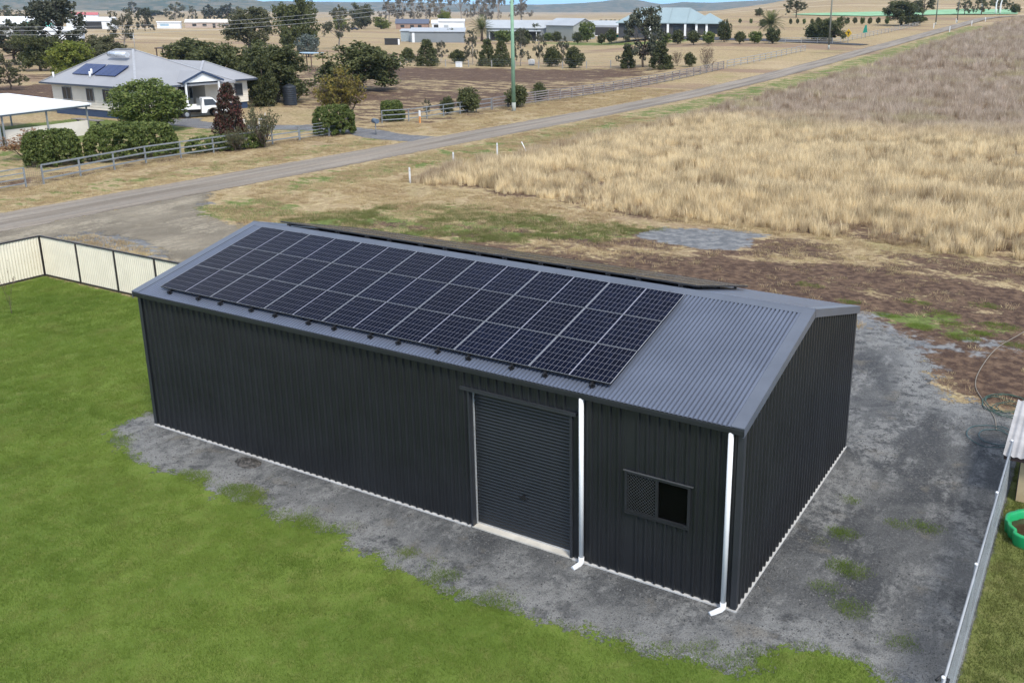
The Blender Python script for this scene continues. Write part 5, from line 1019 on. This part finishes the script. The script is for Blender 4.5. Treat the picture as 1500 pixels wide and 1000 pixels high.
# carport and low wall in front of the house
cp = thing('carport', 'white flat roofed carport at the left edge before the cream house', 'carport', (-59, 30, -.08)); CO = (-59, 30, -.08)
mb = MB(); mb.poly([(-66, 25.6, 2.72), (-52.2, 25.6, 2.45), (-54.2, 34.3, 2.45), (-66, 34.3, 2.72)]); mb.poly([(-66, 25.6, 2.6), (-66, 34.3, 2.6), (-54.2, 34.3, 2.33), (-52.2, 25.6, 2.33)]); mb.poly([(-52.2, 25.6, 2.33), (-54.2, 34.3, 2.33), (-54.2, 34.3, 2.45), (-52.2, 25.6, 2.45)]); mb.poly([(-66, 25.6, 2.6), (-52.2, 25.6, 2.33), (-52.2, 25.6, 2.45), (-66, 25.6, 2.72)])
mb.build('roof', paint('white_roof', (.80, .81, .82), .45, 0, .4, .03), cp, CO)
for x, y in ((-52.7, 26.2), (-54.5, 34.0), (-53.6, 30.1), (-65.6, 26), (-65.6, 34)): MB().box(x-.05, x+.05, y-.05, y+.05, -.1, 2.34).build('post', galvp, cp, CO)
MB().bar((-52.4, 25.8, 2.26), (-54.3, 34.2, 2.26), .06, .14).build('beam', paint('blue_grey_beam', (.16, .19, .22), .5), cp, CO)
MB().poly([(-52.9, 22.0, -.1), (-52.9, 26.1, -.1), (-52.9, 26.1, 2.3), (-52.9, 22.0, 2.3)]).poly([(-52.98, 22.0, -.1), (-52.98, 22.0, 2.3), (-52.98, 26.1, 2.3), (-52.98, 26.1, -.1)]).build('side_cladding', paint('grey_cladding', (.27, .29, .30), .5, .1), cp, CO)
lw = thing('garden_wall', 'low cream rendered wall below the white carport roof', 'wall', (-54, 31, -.08))
MB().faces([(-53.3, 26.6, -.1), (-54.4, 33.9, -.1), (-54.55, 33.88, -.1), (-53.45, 26.58, -.1), (-53.3, 26.6, 1.08), (-54.4, 33.9, 1.08), (-54.55, 33.88, 1.08), (-53.45, 26.58, 1.08)], [(0, 1, 5, 4), (1, 2, 6, 5), (2, 3, 7, 6), (3, 0, 4, 7), (4, 5, 6, 7)]).build('wall', paint('cream_render', (.68, .62, .54), .8, 0, .2, .07, .8), lw, (-54, 31, -.08))
ta = thing('picnic_table', 'pale slatted outdoor table and bench on the lawn before the house', 'table', (-58.5, 36.6, -.08)); TO = (-58.5, 36.6, -.08)
for k in range(4): MB().box(-60.4, -56.8, 36.2+k*.2, 36.38+k*.2, .62, .66).build('slat', timber, ta, TO)
for x in (-60.0, -57.2): MB().bar((x, 36.0, -.08), (x, 36.8, .62), .08, .08).bar((x, 37.2, -.08), (x, 36.4, .62), .08, .08).build('leg', timber, ta, TO)
# ute
U = thing('ute', 'white tray back ute parked on the driveway of the cream house', 'ute', (-57.6, 47.6, -.07), rad(62)); uw = paint('white_car', (.78, .78, .77), .3, 0, .5, .03); tyre = paint('tyre', (.02, .02, .02), .8)
def profile(mb, pts, hw0, hw1=None):
    n = len(pts); V = [(x, -(hw1[i] if hw1 else hw0), z) for i, (x, z) in enumerate(pts)]+[(x, (hw1[i] if hw1 else hw0), z) for i, (x, z) in enumerate(pts)]
    mb.faces(V, [(i, (i+1) % n, n+(i+1) % n, n+i) for i in range(n)]); mb.poly(V[:n][::-1]); mb.poly(V[n:]); return mb
profile(MB(), [(-.2, .45), (.25, .45), (.35, .75), (.75, .95), (1.2, .95), (1.5, .78), (1.6, .45), (2.45, .42), (2.5, .75), (2.42, .98), (1.5, 1.12), (1.45, 1.16), (.95, 1.80), (.0, 1.82), (-.18, 1.1)], 0, [.88]*10+[.86, .86, .72, .72, .86]).build('body', uw, U)
MB().poly([(1.49, -.76, 1.16), (1.49, .76, 1.16), (1.02, .68, 1.75), (1.02, -.68, 1.75)]).build('windscreen', hglass, U)
for s in (-1, 1): MB().poly([(.1, s*.872, 1.16), (1.35, s*.872, 1.16), (.92, s*.762, 1.72), (.1, s*.762, 1.72)]).build('side_window', hglass, U)
tr_ = MB().box(-2.55, -.28, -.93, .93, .82, .90).build('tray', uw, U)
for y in (-.93, .90): mbx(-2.55, -.28, y, y+.03, .9, 1.15).build('drop_side', uw, tr_)
mbx(-2.58, -2.55, -.93, .93, .9, 1.15).build('tailgate', uw, tr_); mbx(-.30, -.27, -.9, .9, .9, 1.75).build('headboard', galvp, tr_)
MB().box(-2.4, -.2, -.4, .4, .5, .8).build('chassis', black, U); MB().box(2.46, 2.54, -.86, .86, .42, .62).build('bumper', black, U)
for s in (-1, 1): MB().box(2.45, 2.52, s*.62-.15, s*.62+.15, .75, .92).build('headlight', paint('lamp_glass', (.6, .6, .58), .15), U)
for x in (-1.55, 1.15):
    for s in (-1, 1): wh = MB().tube([(x, s*.92, .36), (x, s*.70, .36)], .36, 18).build('wheel', tyre, U); MB().tube([(x, s*.935, .36), (x, s*.92, .36)], [.17, .20], 14).build('rim', galv, wh)
# small things round the driveway
wtk = thing('water_tank', 'black ribbed poly water tank behind the column tree', 'water tank', (-59.4, 60.4, -.08)); wtk.scale = (.62, .62, .74); prof = []
for k in range(9): prof += [(1.12, .3*k), (1.16, .3*k+.08), (1.16, .3*k+.2), (1.12, .3*k+.28)]
MB().lathe(prof+[(.5, 2.95), (.22, 3.0)], n=28).build('tank', paint('black_poly', (.018, .022, .028), .5), wtk); MB().lathe([(.24, 2.95), (.24, 3.08), (.001, 3.1)], n=16).build('lid', black, wtk)
mbx_ = thing('mailbox', 'dark blue drum mailbox on a thin post at the house driveway', 'mailbox', (-34.2, 46.0, -.08)); MB().tube([(0, 0, -.05), (0, 0, 1.0)], .04, 8).build('post', galvp, mbx_); MB().tube([(-.3, .1, 1.16), (.3, -.1, 1.16)], .20, 14).build('drum', paint('slate_blue', (.09, .12, .16), .5), mbx_)
op_ = thing('marker_post', 'orange and white marker post at the grey rails beside the driveway', 'marker post', (-36.6, 54.6, -.08)); MB().box(-.06, .06, -.06, .06, -.05, .62).build('lower_post', paint('orange_paint', (.62, .27, .08), .6), op_); MB().box(-.06, .06, -.06, .06, .62, 1.15).build('upper_post', whiteg, op_)
gc = thing('garden_chair', 'white moulded garden chair by the square hedge block', 'chair', (-48.4, 46.6, -.08), rad(-40))
MB().box(-.28, .28, -.26, .26, .40, .44).build('seat', white, gc); MB().bar((0, .26, .42), (0, .36, .95), .52, .03, (0, 1, 0)).build('backrest', white, gc)
for sx in (-.24, .24):
    for sy in (-.22, .22): MB().bar((sx*1.1, sy*1.1, 0), (sx, sy, .42), .05, .05).build('leg', white, gc)
fp = thing('fire_pit', 'ring of pale stones round a dark fire pit near the driveway', 'fire pit', (-51.2, 45.5, -.08)); r = np.random.default_rng(8); stonem = paint('pale_stone', (.46, .42, .36), .9, 0, .15, .15, 5)
for k in range(13):
    a = k/13*6.283; mb = MB(); c = (1.15*math.cos(a), 1.15*math.sin(a)); V = []
    for (q, z) in ((.22, 0), (.26, .12), (.14, .27)):
        for j in range(6): b = j/6*6.283+k; V.append((c[0]+q*r.uniform(.8, 1.15)*math.cos(b), c[1]+q*r.uniform(.8, 1.15)*math.sin(b), z*r.uniform(.9, 1.15)))
    mb.faces(V, [(i*6+j, i*6+(j+1) % 6, (i+1)*6+(j+1) % 6, (i+1)*6+j) for i in (0, 1) for j in range(6)]+[tuple(12+j for j in range(6))]); mb.build('stone', stonem, fp)
MB().lathe([(.9, .02), (.5, .08), (.001, .1)], n=14).build('ash', black, fp)
wb = thing('box', 'small white box standing at the post fence under the thin gum', 'box', (-87.5, 127.4, tz(-87.5, 127.4))); MB().box(-.5, .5, -.35, .35, 0, .85).build('body', whiteg, wb); MB().box(-.54, .54, -.39, .39, .85, .93).build('lid', whiteg, wb)
wb = thing('box', 'white box at the post fence right of the green power pole', 'box', (-79.3, 139.2, tz(-79.3, 139.2))); MB().box(-.5, .5, -.35, .35, 0.3, 1.15).build('body', whiteg, wb); MB().box(-.4, .4, -.3, .3, 0, .29).build('stand', galvp, wb)
pg = thing('shelter', 'dark flat topped pergola behind the cream house roof', 'shelter', (-158, 121, -.08), rad(35)); MB().box(-3.2, 3.2, -2, 2, 1.85, 2.05).build('roof', paint('dark_rust', (.06, .04, .035), .7), pg)
for x in (-2.9, 2.9):
    for y in (-1.8, 1.8): MB().box(x-.1, x+.1, y-.1, y+.1, 0, 1.85).build('post', MATS['dark_rust'], pg)
sh = thing('shade_shelter', 'light blue flat roofed shade shelter beyond the black water tank', 'shelter', (-110, 112.6, -.08)); MB().box(-2.2, 2.2, -1.6, 1.6, 2.4, 2.5).build('roof', paint('pale_blue_roof', (.30, .40, .46), .5), sh)
for x in (-2, 2):
    for y in (-1.4, 1.4): MB().box(x-.07, x+.07, y-.07, y+.07, 0, 2.4).build('post', paint('rust_post', (.12, .07, .05), .7), sh)
ks = thing('shelter', 'small dark open shelter with white end in the dry paddock', 'shelter', (-171.5, 205.5, -.08), rad(45)); MB().box(-2.2, 2.2, -1.2, 1.2, 1.75, 1.9).build('roof', paint('dark_sheet', (.05, .045, .04), .7), ks); MB().box(-2.1, 1.6, -1.1, 1.1, .05, 1.74).build('body', darkin, ks); MB().box(1.62, 2.1, -1.1, 1.1, .05, 1.74).build('end_panel', whiteg, ks)
dc = thing('car', 'dark car parked under the bright lime green tree', 'car', (-322, 350, -.08), rad(20)); profile(MB(), [(-2.1, .35), (2.1, .35), (2.15, .8), (1.1, .95), (.6, 1.45), (-1.0, 1.48), (-1.9, .98), (-2.15, .9)], .85).build('body', paint('dark_car', (.03, .03, .04), .3), dc)
for x in (-1.35, 1.35):
    for s in (-1, 1): MB().tube([(x, s*.88, .33), (x, s*.66, .33)], .33, 12).build('wheel', tyre, dc)
# ------------------------------------------------------------------ distant buildings
def windows(mbname, root, off, spots, mat): 
    for (a, b, z0, z1) in spots:
        A = Vector((*a, 0)); B = Vector((*b, 0)); d = (B-A).normalized(); nn = Vector((d.y, -d.x, 0))*.06
        MB().faces([(A.x+nn.x, A.y+nn.y, z0), (B.x+nn.x, B.y+nn.y, z0), (B.x+nn.x, B.y+nn.y, z1), (A.x+nn.x, A.y+nn.y, z1), (A.x, A.y, z0), (B.x, B.y, z0), (B.x, B.y, z1), (A.x, A.y, z1)], [(0, 1, 2, 3), (4, 0, 3, 7), (1, 5, 6, 2), (3, 2, 6, 7), (4, 5, 1, 0)]).build(mbname, mat, root, off)
def gshed(name, label, c, ang, L_, D, hw, hr, wallm_, roofm_, doors=(), skill=False, base=None):
    """gabled (or skillion) building, ridge along local x"""
    o = thing(name, label, name.split('_')[-1], (c[0], c[1], tz(*c)), ang); x0, x1, y0, y1 = -L_/2, L_/2, -D/2, D/2
    mb = MB(); hr0 = hr if not skill else hw
    mb.poly([(x0, y0, -.3), (x1, y0, -.3), (x1, y0, hw), (x0, y0, hw)]); mb.poly([(x1, y0, -.3), (x1, y1, -.3), (x1, y1, hr if skill else hw)]+([] if skill else [(x1, 0, hr-.05)])+[(x1, y0, hw)]); mb.poly([(x1, y1, -.3), (x0, y1, -.3), (x0, y1, hr if skill else hw), (x1, y1, hr if skill else hw)]); mb.poly([(x0, y1, -.3), (x0, y0, -.3), (x0, y0, hw)]+([] if skill else [(x0, 0, hr-.05)])+[(x0, y1, hr if skill else hw)]); mb.build('wall', wallm_, o)
    e = .35; mb = MB()
    if skill: q = [(x0-e, y0-e, hw+.02), (x1+e, y0-e, hw+.02), (x1+e, y1+e, hr+.06), (x0-e, y1+e, hr+.06)]; mb.poly(q); mb.poly([(p[0], p[1], p[2]-.15) for p in q[::-1]]); [mb.poly([(q[i][0], q[i][1], q[i][2]-.15), (q[(i+1) % 4][0], q[(i+1) % 4][1], q[(i+1) % 4][2]-.15), q[(i+1) % 4], q[i]]) for i in range(4)]
    else:
        for s in (-1, 1):
            q = [(x0-e, s*(D/2+e), hw-.05), (x1+e, s*(D/2+e), hw-.05), (x1+e, 0, hr+.05), (x0-e, 0, hr+.05)]; q = q if s < 0 else q[::-1]; mb.poly(q); mb.poly([(p[0], p[1], p[2]-.15) for p in q[::-1]]); [mb.poly([(q[i][0], q[i][1], q[i][2]-.15), (q[(i+1) % 4][0], q[(i+1) % 4][1], q[(i+1) % 4][2]-.15), q[(i+1) % 4], q[i]]) for i in range(4)]
    mb.build('roof', roofm_, o)
    for (a, b, z0, z1, nm, mm) in doors: windows(nm, o, (0, 0, 0), [((a, y0), (b, y0), z0, z1)], mm)
    return o
paleroof = paint('pale_grey_roof', (.36, .38, .39), .5, .1, .35, .06, .2); greyw = paint('grey_steel_wall', (.20, .215, .22), .6, .1, .3, .06, .3); greenw = paint('grey_green_wall', (.27, .28, .25), .6, .1, .3, .05, .3); whitew = paint('white_shed_wall', (.66, .67, .67), .6, 0, .3, .05, .3); brick = paint('brick_wall', (.30, .20, .15), .85, 0, .2, .15, 1)
D0 = darkin
gshed('grey_shed', 'low grey steel shed with pale skillion roof, left of the first palm', (-176.5, 233.5), rad(35), 17, 8, 3.4, 4.4, greyw, paleroof, [(-8, -7.2, 0, 3, 'downpipe', whitew)], True)
gshed('grey_shed', 'small blue grey shed end standing left of the low grey shed', (-187.5, 235.5), rad(35), 9, 7, 3.4, 3.9, paint('blue_grey_wall', (.28, .32, .33), .6, .1), paleroof, [(2.4, 3.2, 0, 3.3, 'door_trim', whitew)], True)
gshed('white_shed', 'tall white steel shed behind the low grey sheds', (-230, 310), rad(35), 10.5, 10, 5.6, 6.4, whitew, paint('white_shed_roof', (.6, .61, .62), .5), [(-3, -1.2, 0, 4, 'door', paleroof)])
gshed('brick_house', 'brick farmhouse with dark solar roof beyond the grey sheds', (-318, 390), rad(35), 17, 9, 3.0, 5.2, brick, paint('dark_solar_roof', (.09, .10, .13), .3), [(-6, -4, .9, 2.2, 'window', hglass), (-1, 1, 0, 2.2, 'door', D0), (3, 5, .9, 2.2, 'window', hglass)])
gshed('white_shed', 'white open fronted shed beside the brick farmhouse', (-303, 395), rad(35), 9, 7, 3.2, 4.8, whitew, paint('white_shed_roof2', (.62, .64, .66), .5), [(-3.5, 2.5, 0, 2.4, 'opening', D0)])
LS = gshed('long_shed', 'long grey roofed shed with open veranda right of the first palm', (-164, 268), rad(33), 29, 12, 4.3, 6.8, greyw, paleroof, [(-13, -10, .2, 3.0, 'opening', D0), (-9.5, -6, .2, 3.0, 'opening', D0), (-5.5, -1.5, .2, 3.0, 'opening', D0), (-.8, 3.2, .2, 3.0, 'opening', D0)])
for k in range(5): MB().box(-13.6+k*4, -13.4+k*4, -7.6, -7.4, -.2, 3.2).build('veranda_post', whiteg, LS)
MB().poly([(-14, -7.8, 3.2), (4, -7.8, 3.2), (4, -5.7, 3.6), (-14, -5.7, 3.6)]).poly([(-14, -7.8, 3.1), (-14, -5.7, 3.5), (4, -5.7, 3.5), (4, -7.8, 3.1)]).build('veranda_roof', paleroof, LS)
gshed('gabled_shed', 'grey green gabled shed at the right end of the long grey roofed shed', (-147.5, 268.5), rad(-14), 13, 10.5, 5.2, 7.4, greenw, paleroof)
gshed('white_carport', 'white carport at the far right end of the long shed', (-153, 302), rad(33), 12, 8, 3.6, 5.2, whitew, paleroof, [(-4.5, 4.5, 0, 2.9, 'opening', D0)])
TH = thing('house', 'large dark house with teal grey hipped roof and white porch columns', 'house', (-95, 236.5, tz(-95, 236.5)), rad(26)); TH.scale = (1.0, 1.0, 1.2); tealr = paint('teal_grey_roof', (.25, .32, .33), .45, .15, .4, .05, .3); darkw = paint('dark_brick', (.05, .05, .052), .8)
z_ = -.3; MB().box(-15, 12, -5, 7, z_, 3.0).box(7, 14, -8, -5.02, z_, 2.98).build('wall', darkw, TH)
mb = MB(); hip(mb, -15.8, 12.8, -5.9, 7.9, 3.2, -8, 5, 1, 1, 6.6); mb.build('roof', tealr, TH)
mb = MB(); hip(mb, 5.8, 15.2, -9.0, 1.5, 3.19, 10.4, 10.6, -3.8, -2.4, 5.4); mb.build('roof', tealr, TH)
for x in (-6.2, -1.2, 3.6, 6.6, 9.4, 13.8): MB().box(x-.3, x+.3, -8.6 if x > 5 else -5.7, -8.0 if x > 5 else -5.15, z_, 3.0).build('column', whiteg, TH)
for a, b in ((-13.5, -11.5), (-9.5, -7), (-4.5, -2.4), (.3, 2.6)): windows('window', TH, (0, 0, 0), [((a, -5), (b, -5), .8, 2.4)], hglass)
windows('door', TH, (0, 0, 0), [((10.4, -8), (13, -8), 0, 2.3)], hglass)
for x in (-6, -1, 4): MB().bar((x, -5.8, 3.27), (x+1.2, .9, 6.62), .14, .06).build('roof_seam', paint('seam_grey', (.20, .255, .265), .5), TH)
tc_ = thing('shade_cloth', 'bright green shade cloth frame left of the big dark gum', 'shade cloth', (-109.5, 228, tz(-109.5, 228)), rad(-35)); MB().box(-2.4, 2.4, -.9, .9, 1.7, 2.5).build('canopy', paint('jade_cloth', (.02, .33, .21), .7), tc_)
for x in (-2.2, 2.2): MB().box(x-.06, x+.06, -.06, .06, -.1, 1.7).build('post', galvp, tc_)
LF = gshed('farmhouse', 'long low cream farmhouse on the plain left of the tallest dark tree', (-412, 339), rad(45), 27, 9, 2.9, 4.4, paint('pinkish_wall', (.42, .33, .27), .8), paint('cream_roof', (.58, .54, .47), .6), [(-10, -8, .8, 2.1, 'window', D0), (-5, -3, .8, 2.1, 'window', D0), (0, 1.4, 0, 2.2, 'door', D0), (5, 8, .8, 2.1, 'window', D0)])
gshed('white_caravan', 'white caravan like shed on the plain, left of the long farmhouse', (-412, 312), rad(45), 11, 4.5, 3.2, 3.5, whitew, whitew, [(-4, 0, 1.2, 2.4, 'window', paint('pale_blue_glass', (.3, .42, .5), .3))])
gshed('white_shed', 'white farm shed with dark doorway, between big gum and open crowned gum', (-428, 281), rad(45), 21, 10, 4.0, 5.6, whitew, whitew, [(-2, 5, 0, 3.4, 'opening', D0)])
gshed('white_farmhouse', 'white roofed farm building at the left edge behind dark gums', (-330, 186), rad(48), 26, 10, 4.5, 6.8, paint('dim_wall', (.4, .4, .38), .7), whitew, [(2, 8, 0, 3, 'opening', D0)])
gshed('teal_shed', 'small teal green shed roof showing left of the largest dark gum', (-300, 178), rad(48), 7, 6, 3.6, 5.4, whitew, paint('teal_roof', (.10, .36, .30), .5))
gshed('white_tank_shed', 'white low shed partly hidden under the largest dark gum', (-285, 176), rad(48), 12, 7, 3.0, 4.0, whitew, whitew)
gshed('red_roofed_shed', 'tiny red and white shed far across the plain at left', (-770, 500), rad(50), 20, 8, 4, 6, whitew, paint('red_roof', (.42, .12, .12), .6))
# road signs
def sign(name, label, c, faces, ph, mat): 
    o = thing(name, label, 'road sign', (c[0], c[1], tz(*c)), rad(-25)); MB().box(-.05, .05, .03, .10, -.1, ph).build('post', galvp, o); return o
s1 = sign('road_sign', 'yellow diamond warning sign with black T symbol at the white rails', (-36.4, 205), None, 2.5, None); w_ = .95
MB().faces([(0, 0, 2.3-w_), (w_, 0, 2.3), (0, 0, 2.3+w_), (-w_, 0, 2.3), (0, .03, 2.3-w_), (w_, .03, 2.3), (0, .03, 2.3+w_), (-w_, .03, 2.3)], [(0, 1, 2, 3), (7, 6, 5, 4), (0, 4, 5, 1), (1, 5, 6, 2), (2, 6, 7, 3), (3, 7, 4, 0)]).build('plate', paint('sign_yellow', (.80, .47, .02), .5, 0, .4, .03), s1)
MB().box(-.42, .42, -.012, -.004, 2.42, 2.62).box(-.11, .11, -.012, -.004, 1.82, 2.42).build('symbol', black, s1)
s2 = sign('road_sign', 'green sign plate on a post right of the yellow diamond sign', (-39.2, 232), None, 2.9, None); MB().faces([(-.75, 0, 1.0), (.75, 0, 1.0), (.35, 0, 2.9), (-.1, 0, 2.9), (-.75, .03, 1.0), (.75, .03, 1.0), (.35, .03, 2.9), (-.1, .03, 2.9)], [(0, 1, 2, 3), (7, 6, 5, 4), (0, 4, 5, 1), (1, 5, 6, 2), (2, 6, 7, 3), (3, 7, 4, 0)]).build('plate', paint('sign_green', (.02, .33, .22), .5), s2)
for i, (x, y) in enumerate(((-23.6, 262), (-23.4, 300), (-23.4, 330), (-31.0, 280), (-30.8, 318))):
    t = thing('road_marker', ['nearest small white marker right of the far road','second small white marker right of the far road','furthest small white marker right of the far road','small white marker left of the far road, nearer one','small white marker left of the far road, by the twin poles'][i], 'road marker', (x, y, tz(x, y)), 0, 'roadside markers on the far road'); MB().box(-.09, .09, -.04, .04, -.05, 1.5).build('post', whiteg, t)
# pale trunks at the far right
for i, (x, y, h_) in enumerate(((-27.8, 392, 13), (-26.2, 392, 12), (-33.5, 395, 11))):
    t = thing('tree', ['left bare pale trunk at the far right end of the road', 'right bare pale trunk at the far right end of the road', 'bare pale trunk beside the green crop field'][i], 'tree', (x, y, tz(x, y))); r = np.random.default_rng(i+60); mb = MB(); limb(mb, (0, 0, -.3), (.3, 0, h_), .32, .12, r, 7, .012, 6); mb.build('trunk', whiteg, t); mb = MB()
    for k in range(4): limb(mb, (.2, 0, h_*(.6+.1*k)), (r.normal(0, 1.6), r.normal(0, 1.6), h_*(.85+.08*k)), .1, .03, r, 5)
    mb.build('branch', whiteg, t)
# ------------------------------------------------------------------ hills on the horizon and the air between
hg = G('hill_scrub'); hn = hg.noise(.0035, 6, .65); hn2 = hg.noise(.02, 5, .7); hillm = hg.bsdf(hg.mix(hg.ramp(hn2, .42, .62), hg.mix(hg.ramp(hn, .4, .6), (.055, .07, .035), (.10, .095, .05)), (.17, .14, .085)), .95, 0, .05)
def hills(name, az, D, prof, depth_, seed):
    """ridge with a spine height profile over bearing (tan offset from the view axis), real slopes front and back"""
    r = np.random.default_rng(seed); c = np.array(CAM[:2]); f_ = np.array([fw.x, fw.y]); f_ /= np.linalg.norm(f_); s_ = np.array([rt.x, rt.y]); s_ /= np.linalg.norm(s_); n = 160; T = np.linspace(prof[0][0], prof[-1][0], n); Hh = np.interp(T, [p[0] for p in prof], [p[1] for p in prof]); m = 26; V = []
    for i in range(n):
        for j in range(m):
            q = j/(m-1)*2-1; d = D+q*depth_; p = c+f_*d+s_*T[i]*d; pp = p[None]; nzv = (vnoise(pp, depth_*.35, seed)-.5)[0]*.5+(vnoise(pp, depth_*.12, seed+1)-.5)[0]*.28+(vnoise(pp, depth_*.05, seed+2)-.5)[0]*.10
            V.append((p[0], p[1], max(0, Hh[i]*(1-abs(q)**1.4)*(1+nzv*(abs(q)*1.6+.12)))-1.5+tz(p[0], p[1])*0))
    i = np.arange(n*m).reshape(n, m); F = np.stack([i[:-1, :-1].ravel(), i[1:, :-1].ravel(), i[1:, 1:].ravel(), i[:-1, 1:].ravel()], 1)
    struct(add(name, mesh_np(name, V, F, True), hillm))
hx = lambda u: (u-881.7)/1365/1.04
hills('hills', 0, 4200, [(hx(-160), 75), (hx(-60), 105), (hx(60), 98), (hx(150), 88), (hx(250), 92), (hx(330), 66), (hx(385), 38), (hx(430), 30), (hx(452), 42), (hx(475), 30), (hx(520), 18)], 900, 11)
hills('hills', 0, 5600, [(hx(300), 30), (hx(400), 52), (hx(500), 50), (hx(560), 52), (hx(640), 46), (hx(730), 40), (hx(790), 44), (hx(850), 55), (hx(880), 64), (hx(905), 76), (hx(928), 74), (hx(950), 58), (hx(968), 50), (hx(1000), 66), (hx(1040), 58), (hx(1100), 70), (hx(1160), 80), (hx(1240), 60), (hx(1300), 50)], 800, 12)
hb = G('haze'); vo = hb.n('ShaderNodeVolumePrincipled'); vo.inputs['Color'].default_value = (.55, .76, 1.0, 1); vo.inputs['Density'].default_value = .00008; vo.inputs['Anisotropy'].default_value = .2
hb.l(vo.outputs[0], hb.out.inputs['Volume'])
hz_ = MB().box(-9500, 6500, -1000, 11500, -3, 260).build('haze', hb.m); hz_['kind'] = 'stuff'; hz_['label'] = 'thin pale haze over the plain and distant hills'; hz_['category'] = 'haze'
